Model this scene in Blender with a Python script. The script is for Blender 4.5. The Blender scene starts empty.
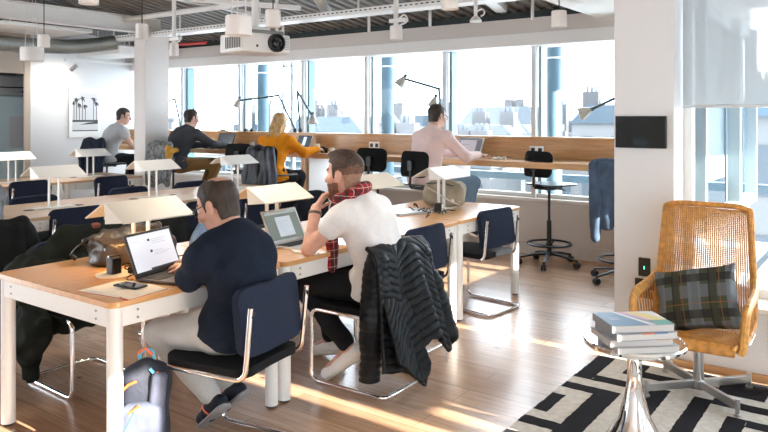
import bpy, bmesh, math, random
import numpy as np
from mathutils import Vector, Matrix, Euler
random.seed(7)
S = bpy.context.scene
COL = S.collection
PI = math.pi
R = math.radians

# ------------------------------------------------------------------ materials
MATS = {}
def mat(name, col, rough=.5, metal=0., var=0., vscale=8., bump=0., bscale=60., stretch=(1, 1, 1), coat=0., emit=None, estr=0., sheen=0.):
    if name in MATS: return MATS[name]
    m = bpy.data.materials.new(name); m.use_nodes = True
    nt = m.node_tree; b = nt.nodes['Principled BSDF']
    b.inputs['Base Color'].default_value = (*col, 1); b.inputs['Roughness'].default_value = rough
    b.inputs['Metallic'].default_value = metal; b.inputs['Coat Weight'].default_value = coat
    if sheen or rough > .75: b.inputs['Specular IOR Level'].default_value = .15
    if emit: b.inputs['Emission Color'].default_value = (*emit, 1); b.inputs['Emission Strength'].default_value = estr
    if var or bump:
        tc = nt.nodes.new('ShaderNodeTexCoord'); mp = nt.nodes.new('ShaderNodeMapping'); mp.inputs['Scale'].default_value = stretch
        nt.links.new(tc.outputs['Object'], mp.inputs['Vector'])
    if var:
        n = nt.nodes.new('ShaderNodeTexNoise'); n.inputs['Scale'].default_value = vscale; n.inputs['Detail'].default_value = 4
        nt.links.new(mp.outputs[0], n.inputs['Vector'])
        r = nt.nodes.new('ShaderNodeValToRGB')
        r.color_ramp.elements[0].position = .3; r.color_ramp.elements[1].position = .7
        r.color_ramp.elements[0].color = (*[c * (1 - var) for c in col], 1); r.color_ramp.elements[1].color = (*[min(1, c * (1 + var)) for c in col], 1)
        nt.links.new(n.outputs['Fac'], r.inputs['Fac']); nt.links.new(r.outputs['Color'], b.inputs['Base Color'])
    if bump:
        n2 = nt.nodes.new('ShaderNodeTexNoise'); n2.inputs['Scale'].default_value = bscale; n2.inputs['Detail'].default_value = 3
        nt.links.new(mp.outputs[0], n2.inputs['Vector'])
        bp = nt.nodes.new('ShaderNodeBump'); bp.inputs['Strength'].default_value = bump; bp.inputs['Distance'].default_value = .004
        nt.links.new(n2.outputs['Fac'], bp.inputs['Height']); nt.links.new(bp.outputs['Normal'], b.inputs['Normal'])
    MATS[name] = m; return m

def wood_mat(name, c1, c2, rough=.35, stretch=(1, 12, 12), scale=3., coat=.0):
    if name in MATS: return MATS[name]
    m = bpy.data.materials.new(name); m.use_nodes = True; nt = m.node_tree; b = nt.nodes['Principled BSDF']
    b.inputs['Roughness'].default_value = rough; b.inputs['Coat Weight'].default_value = coat; b.inputs['Coat Roughness'].default_value = .15
    tc = nt.nodes.new('ShaderNodeTexCoord'); mp = nt.nodes.new('ShaderNodeMapping'); mp.inputs['Scale'].default_value = stretch
    n = nt.nodes.new('ShaderNodeTexNoise'); n.inputs['Scale'].default_value = scale; n.inputs['Detail'].default_value = 6; n.inputs['Distortion'].default_value = .6
    r = nt.nodes.new('ShaderNodeValToRGB'); r.color_ramp.elements[0].position = .3; r.color_ramp.elements[1].position = .7
    r.color_ramp.elements[0].color = (*c1, 1); r.color_ramp.elements[1].color = (*c2, 1)
    L = nt.links.new
    L(tc.outputs['Object'], mp.inputs['Vector']); L(mp.outputs[0], n.inputs['Vector']); L(n.outputs['Fac'], r.inputs['Fac']); L(r.outputs['Color'], b.inputs['Base Color'])
    MATS[name] = m; return m

def floor_mat():
    m = bpy.data.materials.new('oak_floor'); m.use_nodes = True; nt = m.node_tree; b = nt.nodes['Principled BSDF']; L = nt.links.new
    tc = nt.nodes.new('ShaderNodeTexCoord')
    br = nt.nodes.new('ShaderNodeTexBrick'); br.offset = .37; br.inputs['Scale'].default_value = 1.; br.inputs['Mortar Size'].default_value = .0012
    br.inputs['Brick Width'].default_value = 1.9; br.inputs['Row Height'].default_value = .19; br.inputs['Bias'].default_value = 0.
    br.inputs['Color1'].default_value = (.53, .35, .235, 1); br.inputs['Color2'].default_value = (.385, .24, .15, 1); br.inputs['Mortar'].default_value = (.16, .09, .05, 1)
    L(tc.outputs['Object'], br.inputs['Vector'])
    mp = nt.nodes.new('ShaderNodeMapping'); mp.inputs['Scale'].default_value = (1.2, 16, 1); L(tc.outputs['Object'], mp.inputs['Vector'])
    n = nt.nodes.new('ShaderNodeTexNoise'); n.inputs['Scale'].default_value = 2.2; n.inputs['Detail'].default_value = 8; n.inputs['Distortion'].default_value = 1.; L(mp.outputs[0], n.inputs['Vector'])
    r = nt.nodes.new('ShaderNodeValToRGB'); r.color_ramp.elements[0].position = .25; r.color_ramp.elements[1].position = .75
    r.color_ramp.elements[0].color = (.72, .68, .62, 1); r.color_ramp.elements[1].color = (1.12, 1.1, 1.08, 1); L(n.outputs['Fac'], r.inputs['Fac'])
    mx = nt.nodes.new('ShaderNodeMix'); mx.data_type = 'RGBA'; mx.blend_type = 'MULTIPLY'; mx.inputs['Factor'].default_value = 1.
    L(br.outputs['Color'], mx.inputs[6]); L(r.outputs['Color'], mx.inputs[7])
    # sparse knots
    mp2 = nt.nodes.new('ShaderNodeMapping'); mp2.inputs['Scale'].default_value = (2.2, 4.5, 1); L(tc.outputs['Object'], mp2.inputs['Vector'])
    vo = nt.nodes.new('ShaderNodeTexVoronoi'); vo.inputs['Scale'].default_value = 1.1; L(mp2.outputs[0], vo.inputs['Vector'])
    r2 = nt.nodes.new('ShaderNodeValToRGB'); r2.color_ramp.elements[0].position = .03; r2.color_ramp.elements[1].position = .09
    r2.color_ramp.elements[0].color = (.35, .28, .22, 1); r2.color_ramp.elements[1].color = (1, 1, 1, 1); L(vo.outputs['Distance'], r2.inputs['Fac'])
    mx2 = nt.nodes.new('ShaderNodeMix'); mx2.data_type = 'RGBA'; mx2.blend_type = 'MULTIPLY'; mx2.inputs['Factor'].default_value = 1.
    L(mx.outputs[2], mx2.inputs[6]); L(r2.outputs['Color'], mx2.inputs[7]); L(mx2.outputs[2], b.inputs['Base Color'])
    b.inputs['Roughness'].default_value = .27; b.inputs['Specular IOR Level'].default_value = .75; b.inputs['Coat Weight'].default_value = .25; b.inputs['Coat Roughness'].default_value = .2
    bp = nt.nodes.new('ShaderNodeBump'); bp.inputs['Strength'].default_value = .12; bp.inputs['Distance'].default_value = .003; L(n.outputs['Fac'], bp.inputs['Height']); L(bp.outputs['Normal'], b.inputs['Normal'])
    return m

def glass_mat(name, tint=(.96, .985, 1.), gloss=.012):
    m = bpy.data.materials.new(name); m.use_nodes = True; nt = m.node_tree; nt.nodes.remove(nt.nodes['Principled BSDF'])
    o = nt.nodes['Material Output']; t = nt.nodes.new('ShaderNodeBsdfTransparent'); t.inputs['Color'].default_value = (*tint, 1)
    g = nt.nodes.new('ShaderNodeBsdfGlossy'); g.inputs['Roughness'].default_value = .02
    mx = nt.nodes.new('ShaderNodeMixShader'); mx.inputs[0].default_value = gloss
    nt.links.new(t.outputs[0], mx.inputs[1]); nt.links.new(g.outputs[0], mx.inputs[2]); nt.links.new(mx.outputs[0], o.inputs['Surface'])
    MATS[name] = m; return m

def sheer_mat(name, col, alpha):
    m = bpy.data.materials.new(name); m.use_nodes = True; nt = m.node_tree; nt.nodes.remove(nt.nodes['Principled BSDF'])
    o = nt.nodes['Material Output']; t = nt.nodes.new('ShaderNodeBsdfTransparent')
    d = nt.nodes.new('ShaderNodeBsdfDiffuse'); d.inputs['Color'].default_value = (*col, 1)
    tl = nt.nodes.new('ShaderNodeBsdfTranslucent'); tl.inputs['Color'].default_value = (*col, 1)
    a = nt.nodes.new('ShaderNodeMixShader'); a.inputs[0].default_value = .5
    mx = nt.nodes.new('ShaderNodeMixShader'); mx.inputs[0].default_value = alpha
    L = nt.links.new; L(d.outputs[0], a.inputs[1]); L(tl.outputs[0], a.inputs[2]); L(t.outputs[0], mx.inputs[1]); L(a.outputs[0], mx.inputs[2]); L(mx.outputs[0], o.inputs['Surface'])
    return m

def plaid_mat(name, base, bands, scale, weave=.25):
    """woven tartan: bands = list of (axis, frequency, phase, width, colour, strength)"""
    m = bpy.data.materials.new(name); m.use_nodes = True; nt = m.node_tree; b = nt.nodes['Principled BSDF']; L = nt.links.new
    b.inputs['Roughness'].default_value = .9
    tc = nt.nodes.new('ShaderNodeTexCoord'); sp = nt.nodes.new('ShaderNodeSeparateXYZ'); L(tc.outputs['Object'], sp.inputs[0])
    cur = nt.nodes.new('ShaderNodeRGB'); cur.outputs[0].default_value = (*base, 1); out = cur.outputs[0]
    for ax, fr, ph, w, c, s in bands:
        q = nt.nodes.new('ShaderNodeMath'); q.operation = 'MULTIPLY_ADD'; L(sp.outputs[ax], q.inputs[0]); q.inputs[1].default_value = fr * scale; q.inputs[2].default_value = ph
        f = nt.nodes.new('ShaderNodeMath'); f.operation = 'FRACT'; L(q.outputs[0], f.inputs[0])
        lt = nt.nodes.new('ShaderNodeMath'); lt.operation = 'LESS_THAN'; L(f.outputs[0], lt.inputs[0]); lt.inputs[1].default_value = w
        ml = nt.nodes.new('ShaderNodeMath'); ml.operation = 'MULTIPLY'; L(lt.outputs[0], ml.inputs[0]); ml.inputs[1].default_value = s
        mx = nt.nodes.new('ShaderNodeMix'); mx.data_type = 'RGBA'; L(ml.outputs[0], mx.inputs['Factor']); L(out, mx.inputs[6]); mx.inputs[7].default_value = (*c, 1); out = mx.outputs[2]
    L(out, b.inputs['Base Color'])
    n = nt.nodes.new('ShaderNodeTexNoise'); n.inputs['Scale'].default_value = 220; L(tc.outputs['Object'], n.inputs['Vector'])
    bp = nt.nodes.new('ShaderNodeBump'); bp.inputs['Strength'].default_value = weave; bp.inputs['Distance'].default_value = .003; L(n.outputs['Fac'], bp.inputs['Height']); L(bp.outputs['Normal'], b.inputs['Normal'])
    return m

# ------------------------------------------------------------------ mesh builder
class MB:
    def __init__(s): s.v = []; s.f = []; s.m = []; s.cur = 0
    def add(s, vs, fs):
        o = len(s.v); s.v += [tuple(p) for p in vs]; s.f += [tuple(i + o for i in f) for f in fs]; s.m += [s.cur] * len(fs); return s
    def mi(s, i): s.cur = i; return s
    def box(s, c, d, rot=None):
        h = [x / 2 for x in d]; vs = [Vector((sx * h[0], sy * h[1], sz * h[2])) for sx in (-1, 1) for sy in (-1, 1) for sz in (-1, 1)]
        if rot is not None:
            M = rot if isinstance(rot, Matrix) else Euler(rot).to_matrix(); vs = [M @ v for v in vs]
        vs = [v + Vector(c) for v in vs]
        return s.add(vs, [(0, 1, 3, 2), (4, 6, 7, 5), (0, 4, 5, 1), (2, 3, 7, 6), (0, 2, 6, 4), (1, 5, 7, 3)])
    def b(s, x0, x1, y0, y1, z0, z1): return s.box(((x0 + x1) / 2, (y0 + y1) / 2, (z0 + z1) / 2), (abs(x1 - x0), abs(y1 - y0), abs(z1 - z0)))
    def tube(s, pts, r, n=10, closed=False, flat=1., cap=True):
        P = [Vector(p) for p in pts]; N = len(P); rr = r if isinstance(r, (list, tuple)) else [r] * N
        T = []
        for i in range(N):
            a = P[(i - 1) % N] if closed or i > 0 else P[i]; b = P[(i + 1) % N] if closed or i < N - 1 else P[i]
            t = b - a; T.append(t.normalized() if t.length > 1e-9 else Vector((0, 0, 1)))
        ref = Vector((0, 0, 1)) if abs(T[0].z) < .9 else Vector((1, 0, 0)); u = T[0].cross(ref).normalized(); vs = []
        for i in range(N):
            u = (u - T[i] * u.dot(T[i])); u = u.normalized() if u.length > 1e-6 else T[i].orthogonal().normalized(); w = T[i].cross(u)
            for k in range(n):
                a = 2 * PI * k / n; vs.append(P[i] + (u * math.cos(a) + w * math.sin(a) * flat) * rr[i])
        fs = []
        for i in range(N if closed else N - 1):
            j = (i + 1) % N
            for k in range(n): fs.append((i * n + k, i * n + (k + 1) % n, j * n + (k + 1) % n, j * n + k))
        if cap and not closed: fs.append(tuple(range(n))[::-1]); fs.append(tuple((N - 1) * n + k for k in range(n)))
        return s.add(vs, fs)
    def cyl(s, a, b, r, r2=None, n=20): return s.tube([a, b], [r, r if r2 is None else r2], n)
    def lathe(s, prof, c=(0, 0, 0), n=28, M=None):
        vs = []; N = len(prof)
        for r, z in prof:
            for k in range(n):
                a = 2 * PI * k / n; p = Vector((max(r, 1e-4) * math.cos(a), max(r, 1e-4) * math.sin(a), z))
                if M is not None: p = M @ p
                vs.append(p + Vector(c))
        fs = [(i * n + k, i * n + (k + 1) % n, (i + 1) * n + (k + 1) % n, (i + 1) * n + k) for i in range(N - 1) for k in range(n)]
        if prof[0][0] > 1e-3: fs.append(tuple(range(n))[::-1])
        if prof[-1][0] > 1e-3: fs.append(tuple((N - 1) * n + k for k in range(n)))
        return s.add(vs, fs)
    def ball(s, c, r, n=14):
        rr = r if isinstance(r, (tuple, list)) else (r, r, r); m = n // 2; vs = []
        for i in range(m + 1):
            t = PI * i / m
            for k in range(n):
                a = 2 * PI * k / n; vs.append((c[0] + rr[0] * math.sin(t) * math.cos(a), c[1] + rr[1] * math.sin(t) * math.sin(a), c[2] - rr[2] * math.cos(t)))
        return s.add(vs, [(i * n + k, i * n + (k + 1) % n, (i + 1) * n + (k + 1) % n, (i + 1) * n + k) for i in range(m) for k in range(n)])
    def prism(s, poly, z0, z1, M=None):
        n = len(poly); vs = [Vector((x, y, z0)) for x, y in poly] + [Vector((x, y, z1)) for x, y in poly]
        if M is not None: vs = [M @ v for v in vs]
        return s.add(vs, [tuple(range(n))[::-1], tuple(range(n, 2 * n))] + [(i, (i + 1) % n, n + (i + 1) % n, n + i) for i in range(n)])
    def rrect(s, w, h, rad, y0, y1, M=None, seg=6, bend=0.):
        """rounded rectangle in local xz, extruded along y, optionally curved about z; subdivided across x"""
        outl = []
        for cx, cz, a0 in ((w / 2 - rad, h / 2 - rad, 0), (-w / 2 + rad, h / 2 - rad, 90), (-w / 2 + rad, -h / 2 + rad, 180), (w / 2 - rad, -h / 2 + rad, 270)):
            for k in range(seg + 1): a = R(a0 + 90 * k / seg); outl.append((cx + rad * math.cos(a), cz + rad * math.sin(a)))
        # horizontal strips: match left/right pairs
        zs = sorted(set(round(z, 5) for _, z in outl)); nx = 10; vs = []; e = min(.006, abs(y1 - y0) * .3)
        def xw(z):
            if z > h / 2 - rad: d = z - (h / 2 - rad)
            elif z < -h / 2 + rad: d = -h / 2 + rad - z
            else: return w / 2
            return w / 2 - rad + math.sqrt(max(rad * rad - d * d, 0))
        zz = []
        for z in zs:
            zz.append(z)
        rows = len(zz); fs = []
        for y in (y0, y1):
            for z in zz:
                for i in range(nx + 1):
                    x = -xw(z) + 2 * xw(z) * i / nx; vs.append(Vector((x, y + bend * (2 * x / w) ** 2, z)))
        K = nx + 1; T = rows * K
        for j in range(rows - 1):
            for i in range(nx):
                a = j * K + i; fs.append((a, a + 1, a + K + 1, a + K)); fs.append((T + a, T + a + K, T + a + K + 1, T + a + 1))
            for i in (0, nx):
                a = j * K + i; q = (a, a + K, T + a + K, T + a); fs.append(q if i == 0 else q[::-1])
        for j in (0, rows - 1):
            for i in range(nx):
                a = j * K + i; q = (a, T + a, T + a + 1, a + 1); fs.append(q if j == 0 else q[::-1])
        if M is not None: vs = [M @ v for v in vs]
        return s.add(vs, fs)
    def build(s, name, ms, parent=None, bevel=0., seg=2, sharp=35, loc=None, subd=0, kind=None, label=None):
        me = bpy.data.meshes.new(name); me.from_pydata([tuple(v) for v in s.v], [], s.f); me.update()
        bm = bmesh.new(); bm.from_mesh(me); bmesh.ops.recalc_face_normals(bm, faces=bm.faces); bm.to_mesh(me); bm.free()
        ms = ms if isinstance(ms, (list, tuple)) else [ms]
        for m in ms: me.materials.append(m)
        me.polygons.foreach_set('material_index', s.m); me.polygons.foreach_set('use_smooth', [True] * len(s.f)); me.set_sharp_from_angle(angle=R(sharp))
        o = bpy.data.objects.new(name, me); COL.objects.link(o)
        if parent: o.parent = parent
        if loc: o.location = loc
        if bevel:
            b = o.modifiers.new('bevel', 'BEVEL'); b.width = bevel; b.segments = seg; b.limit_method = 'ANGLE'; b.angle_limit = R(40); b.harden_normals = False
        if subd:
            q = o.modifiers.new('sub', 'SUBSURF'); q.levels = subd; q.render_levels = subd
        if kind: o['kind'] = kind
        if label: o['label'] = label
        return o

def fillet(pts, rad, n=5):
    """round the inner corners of a polyline"""
    P = [Vector(p) for p in pts]; out = [P[0]]
    for i in range(1, len(P) - 1):
        a, b, c = P[i - 1], P[i], P[i + 1]; u = (a - b); w = (c - b); r = min(rad, u.length * .48, w.length * .48)
        p0 = b + u.normalized() * r; p1 = b + w.normalized() * r
        for k in range(n + 1):
            t = k / n; out.append(p0 * (1 - t) ** 2 + b * 2 * t * (1 - t) + p1 * t * t)
    out.append(P[-1]); return out

def thing(name, label, cat, loc=(0, 0, 0), yaw=0., group=None):
    o = bpy.data.objects.new(name, None); o.empty_display_size = .1; COL.objects.link(o); o.location = loc; o.rotation_euler = (0, 0, R(yaw)); tag(o, label, cat, group); return o
def tag(o, label, cat, group=None, kind=None):
    o['label'] = label; o['category'] = cat
    if group: o['group'] = group
    if kind: o['kind'] = kind
    return o
def copy_thing(o, loc, yaw=None, label=None, skip=(), group=None, scale=None):
    def rec(a, parent):
        c = a.copy(); COL.objects.link(c)
        if parent: c.parent = parent; c.matrix_parent_inverse = a.matrix_parent_inverse.copy()
        for ch in list(a.children):
            if ch.name.split('.')[0] not in skip: rec(ch, c)
        return c
    r = rec(o, None); r.location = loc
    if yaw is not None: r.rotation_euler = (0, 0, R(yaw))
    if label: r['label'] = label
    if group: r['group'] = group
    return r

# ------------------------------------------------------------------ signed-distance modelling (organic shapes)
class SDF:
    def __init__(s, lo, hi, h):
        s.lo = np.array(lo, float); s.h = h; s.n = np.maximum(np.ceil((np.array(hi) - s.lo) / h).astype(int) + 1, 4)
        s.D = np.full(s.n, 9., np.float32)
    def block(s, lo, hi):
        a = np.clip(np.floor((np.array(lo) - s.lo) / s.h).astype(int), 0, s.n - 1); b = np.clip(np.ceil((np.array(hi) - s.lo) / s.h).astype(int) + 1, 1, s.n)
        if np.any(b <= a): return None
        sl = tuple(slice(a[i], b[i]) for i in range(3)); ax = [s.lo[i] + s.h * np.arange(a[i], b[i], dtype=np.float32) for i in range(3)]
        return sl, np.meshgrid(*ax, indexing='ij', sparse=True)
    def merge(s, lo, hi, fn, k, mode='u'):
        q = s.block(lo, hi)
        if q is None: return
        sl, (X, Y, Z) = q; d = fn(X, Y, Z); D = s.D[sl]
        if mode == 'u':
            if k <= 0: s.D[sl] = np.minimum(D, d)
            else:
                hh = np.clip(.5 + .5 * (D - d) / k, 0, 1); s.D[sl] = D * (1 - hh) + d * hh - k * hh * (1 - hh)
        elif mode == 's': s.D[sl] = np.maximum(D, -d)
        elif mode == 'i': s.D[sl] = np.maximum(D, d)
    def cone(s, a, b, ra, rb, k=.02, flat=None, mode='u'):
        a = np.array(a, float); b = np.array(b, float); m = max(ra, rb) + k + 2.5 * s.h; ab = b - a; L2 = max(float(ab @ ab), 1e-9)
        if flat is not None: fn_, fs = np.array(flat[0], float) / np.linalg.norm(flat[0]), flat[1]
        def f(X, Y, Z):
            px, py, pz = X - a[0], Y - a[1], Z - a[2]; t = np.clip((px * ab[0] + py * ab[1] + pz * ab[2]) / L2, 0, 1)
            qx, qy, qz = px - t * ab[0], py - t * ab[1], pz - t * ab[2]; q2 = qx * qx + qy * qy + qz * qz
            if flat is not None: c = qx * fn_[0] + qy * fn_[1] + qz * fn_[2]; q2 = q2 + c * c * (fs * fs - 1)
            d = np.sqrt(np.maximum(q2, 0)) - (ra + (rb - ra) * t)
            return d if flat is None else d / (1 + .5 * (fs - 1)) if fs > 1 else d
        s.merge(np.minimum(a, b) - m, np.maximum(a, b) + m, f, k, mode)
    def ell(s, c, r, k=.02, rot=None, mode='u'):
        c = np.array(c, float); r = np.array(r, float); m = max(r) + k + 2.5 * s.h; Q = np.array(rot) if rot is not None else np.eye(3)   # columns = local axes
        def f(X, Y, Z):
            px, py, pz = X - c[0], Y - c[1], Z - c[2]
            l = [px * Q[0, i] + py * Q[1, i] + pz * Q[2, i] for i in range(3)]
            k0 = np.sqrt(sum((l[i] / r[i]) ** 2 for i in range(3))); k1 = np.sqrt(sum((l[i] / r[i] ** 2) ** 2 for i in range(3)))
            return k0 * (k0 - 1) / np.maximum(k1, 1e-6)
        s.merge(c - m, c + m, f, k, mode)
    def rbox(s, c, hs, rad, k=.02, rot=None, mode='u'):
        c = np.array(c, float); hs = np.array(hs, float); m = float(np.linalg.norm(hs)) + rad + k + 2.5 * s.h; Q = np.array(rot) if rot is not None else np.eye(3)
        def f(X, Y, Z):
            px, py, pz = X - c[0], Y - c[1], Z - c[2]
            q = [np.abs(px * Q[0, i] + py * Q[1, i] + pz * Q[2, i]) - (hs[i] - rad) for i in range(3)]
            return np.sqrt(sum(np.maximum(t, 0) ** 2 for t in q)) + np.minimum(np.maximum(np.maximum(q[0], q[1]), q[2]), 0) - rad
        s.merge(c - m, c + m, f, k, mode)
    def plane(s, p, n, keep_below=True):
        """keep the half-space (x-p).n < 0"""
        n = np.array(n, float); n = n / np.linalg.norm(n)
        q = s.block(s.lo - 1, s.lo + s.n * s.h + 1); sl, (X, Y, Z) = q
        s.D = np.maximum(s.D, ((X - p[0]) * n[0] + (Y - p[1]) * n[1] + (Z - p[2]) * n[2]).astype(np.float32))
    def disp(s, fn):
        q = s.block(s.lo - 1, s.lo + s.n * s.h + 1); sl, (X, Y, Z) = q; s.D = (s.D + fn(X, Y, Z)).astype(np.float32)
    def mesh(s):
        D = s.D.copy()
        for ax in range(3):
            sl = [slice(None)] * 3; sl[ax] = 0; D[tuple(sl)] = np.maximum(D[tuple(sl)], .001); sl[ax] = -1; D[tuple(sl)] = np.maximum(D[tuple(sl)], .001)
        I = D < 0; n = D.shape
        cnt = np.zeros((n[0] - 1, n[1] - 1, n[2] - 1), np.int8); offs = [(i, j, k) for i in (0, 1) for j in (0, 1) for k in (0, 1)]
        for i, j, k in offs: cnt += I[i:n[0] - 1 + i, j:n[1] - 1 + j, k:n[2] - 1 + k]
        act = np.argwhere((cnt > 0) & (cnt < 8)); idx = np.full(cnt.shape, -1, np.int32); idx[tuple(act.T)] = np.arange(len(act))
        val = np.stack([D[act[:, 0] + i, act[:, 1] + j, act[:, 2] + k] for i, j, k in offs], 1)
        acc = np.zeros((len(act), 3)); num = np.zeros(len(act))
        for a in range(8):
            for ax in range(3):
                if offs[a][ax] == 0:
                    o2 = list(offs[a]); o2[ax] = 1; b = offs.index(tuple(o2)); va, vb = val[:, a], val[:, b]; cr = (va < 0) != (vb < 0)
                    t = np.where(cr, va / np.where(cr, va - vb, 1), 0); p = np.array(offs[a], float)[None].repeat(len(act), 0); p[:, ax] += t; acc += p * cr[:, None]; num += cr
        V = (act + acc / num[:, None]) * s.h + s.lo
        F = []
        for ax in range(3):
            o1, o2 = [(1, 2), (2, 0), (0, 1)][ax]; sa = [slice(None)] * 3; sb = [slice(None)] * 3; sa[ax] = slice(0, n[ax] - 1); sb[ax] = slice(1, n[ax])
            A, B = I[tuple(sa)], I[tuple(sb)]; e = np.argwhere(A != B); e = e[(e[:, o1] > 0) & (e[:, o2] > 0) & (e[:, o1] < n[o1] - 1) & (e[:, o2] < n[o2] - 1)]
            if not len(e): continue
            def g(d1, d2): q = e.copy(); q[:, o1] -= d1; q[:, o2] -= d2; return idx[tuple(q.T)]
            quad = np.stack([g(0, 0), g(1, 0), g(1, 1), g(0, 1)], 1); fl = A[tuple(e.T)]; quad[~fl] = quad[~fl][:, ::-1]; F.append(quad)
        F = np.concatenate(F); return V, F
    def build(s, name, ms, parent=None, matfn=None, relax=1, label=None):
        V, F = s.mesh()
        for _ in range(relax):
            acc = np.zeros_like(V); num = np.zeros(len(V))
            for a, b in ((0, 1), (1, 2), (2, 3), (3, 0)):
                np.add.at(acc, F[:, a], V[F[:, b]]); np.add.at(acc, F[:, b], V[F[:, a]]); np.add.at(num, F[:, a], 1); np.add.at(num, F[:, b], 1)
            V = V * .4 + .6 * acc / np.maximum(num, 1)[:, None]
        me = bpy.data.meshes.new(name); me.vertices.add(len(V)); me.vertices.foreach_set('co', V.astype(np.float32).ravel())
        me.loops.add(len(F) * 4); me.loops.foreach_set('vertex_index', F.astype(np.int32).ravel()); me.polygons.add(len(F)); me.polygons.foreach_set('loop_start', np.arange(len(F), dtype=np.int32) * 4)
        ms = ms if isinstance(ms, (list, tuple)) else [ms]
        for m in ms: me.materials.append(m)
        if matfn is not None: me.polygons.foreach_set('material_index', matfn(V[F].mean(1)).astype(np.int32))
        me.update(calc_edges=True); me.polygons.foreach_set('use_smooth', [True] * len(F)); me.validate()
        o = bpy.data.objects.new(name, me); COL.objects.link(o)
        if parent: o.parent = parent
        if label: o['label'] = label
        return o
def wr(seed, amp, freq, stretch=(1, 1, 1), n=5):
    """smooth fold pattern as a sum of warped sines"""
    rg = np.random.RandomState(seed); ks = rg.normal(size=(n, 3)); ks /= np.linalg.norm(ks, axis=1)[:, None]; ph = rg.uniform(0, 6.28, n); fr = freq * rg.uniform(.6, 1.6, n)
    def f(X, Y, Z):
        out = 0
        for i in range(n):
            w = .35 * np.sin(fr[i] * .6 * (ks[i, 1] * X - ks[i, 0] * Z + ks[i, 2] * Y) + ph[i] * 2)
            out = out + np.sin(fr[i] * (ks[i, 0] * X * stretch[0] + ks[i, 1] * Y * stretch[1] + ks[i, 2] * Z * stretch[2]) + ph[i] + w * 2)
        return amp * out / n * 1.6
    return f
# ------------------------------------------------------------------ common materials
WHITE = mat('white_paint', (.80, .79, .77), .55, bump=.03, bscale=150)
WALLW = mat('wall_plaster', (.74, .745, .75), .7, bump=.04, bscale=120)
WALLG = mat('wall_greige', (.68, .64, .595), .7, bump=.03, bscale=120)
BEIGE = mat('beige_paint', (.52, .43, .35), .6)
STEELW = mat('white_steel', (.82, .82, .80), .35)
MULL = mat('window_mullion', (.62, .64, .65), .4)
FIN = mat('mullion_fin', (.16, .30, .36), .4)
GLASS = glass_mat('window_glass')
BLACKP = mat('black_plastic', (.012, .012, .013), .42)
BLACKM = mat('black_metal', (.015, .015, .016), .35, .6)
CHROME = mat('chrome', (.86, .86, .86), .07, 1.)
STEEL = mat('brushed_steel', (.60, .60, .60), .3, 1.)
OAK = wood_mat('oak_counter', (.56, .30, .12), (.72, .43, .20), .32, (1.2, 14, 14), 2.5)
TABLEW = wood_mat('table_wood', (.56, .29, .11), (.68, .38, .16), .28, (14, 1.2, 14), 2.5, coat=.35)
TABLEW_SHEEN = wood_mat('table_wood_sheen', (.58, .38, .23), (.68, .47, .30), .28, (14, 1.2, 14), 2.5, coat=.3)  # same oak paled: window sheen put into the colour
CEIL = mat('ceiling_deck', (.50, .46, .43), .8, var=.06, vscale=3)
DUCT = mat('galvanised_duct', (.36, .40, .39), .45, .8, var=.12, vscale=4)
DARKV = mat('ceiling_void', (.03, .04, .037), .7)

def struct(mb, name, m, bevel=0., parent=None, **k):
    return mb.build(name, m, parent, bevel=bevel, kind=None if parent else 'structure', **k)

# ------------------------------------------------------------------ room shell
struct(MB().b(-14, 2.1, -4.15, 7.32, -.12, 0), 'floor', floor_mat())
YW = 7.2          # inner face of the window wall
XL = -10.4        # inner face of the far left wall
ZC = 3.15
# ceiling: corrugated deck
c = MB().b(-14, -1.9, -4.15, 7.5, ZC, ZC + .1)
for i in range(58):
    x = -13.6 + .2 * i; c.b(x, x + .1, -4.1, 7.5, ZC - .035, ZC)
struct(c, 'ceiling', CEIL)
sl_ = MB(); SM = Matrix.Translation((0, 7.3, 2.68)) @ Euler((math.atan2(-.47, 3.2), 0, 0)).to_matrix().to_4x4()
o = MB().b(-10.4, -2.47, -3.3, .1, 0, .05)
for i in range(56): o.b(-10.35 + i * .14, -10.35 + i * .14 + .06, -3.3, .1, -.03, 0)
sl_.add([SM @ Vector(v) for v in o.v], o.f); struct(sl_, 'ceiling_slope', mat('sloped_deck', (.27, .26, .25), .7, var=.1, vscale=2))
# low wall below the windows
struct(MB().b(XL, -1.1, YW, YW + .14, 0, .58), 'wall_back', WALLG)
struct(MB().b(XL, -1.1, YW - .05, YW + .16, .58, .615), 'trim_1', WHITE, .004)
struct(MB().b(XL, -1.1, YW - .015, YW, 0, .13).b(XL, -1.1, YW - .02, YW, .13, .14), 'baseboard_back', WALLG, .003)
# header over the windows: bulkhead and the white blind box beneath it
struct(MB().b(XL, -1.1, YW - .1, YW + .3, 2.402, 2.565), 'trim_2', mat('bulkhead_paint', (.66, .61, .57), .7))
struct(MB().b(XL, -1.1, YW - .13, YW + .2, 2.265, 2.40), 'trim_3', WHITE, .004)
struct(MB().b(XL, -1.9, YW + .05, YW + .3, 2.5, ZC), 'plenum_shade_sheet', DARKV)  # near-black sheet painted in for the shade of the gap above the header
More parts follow.
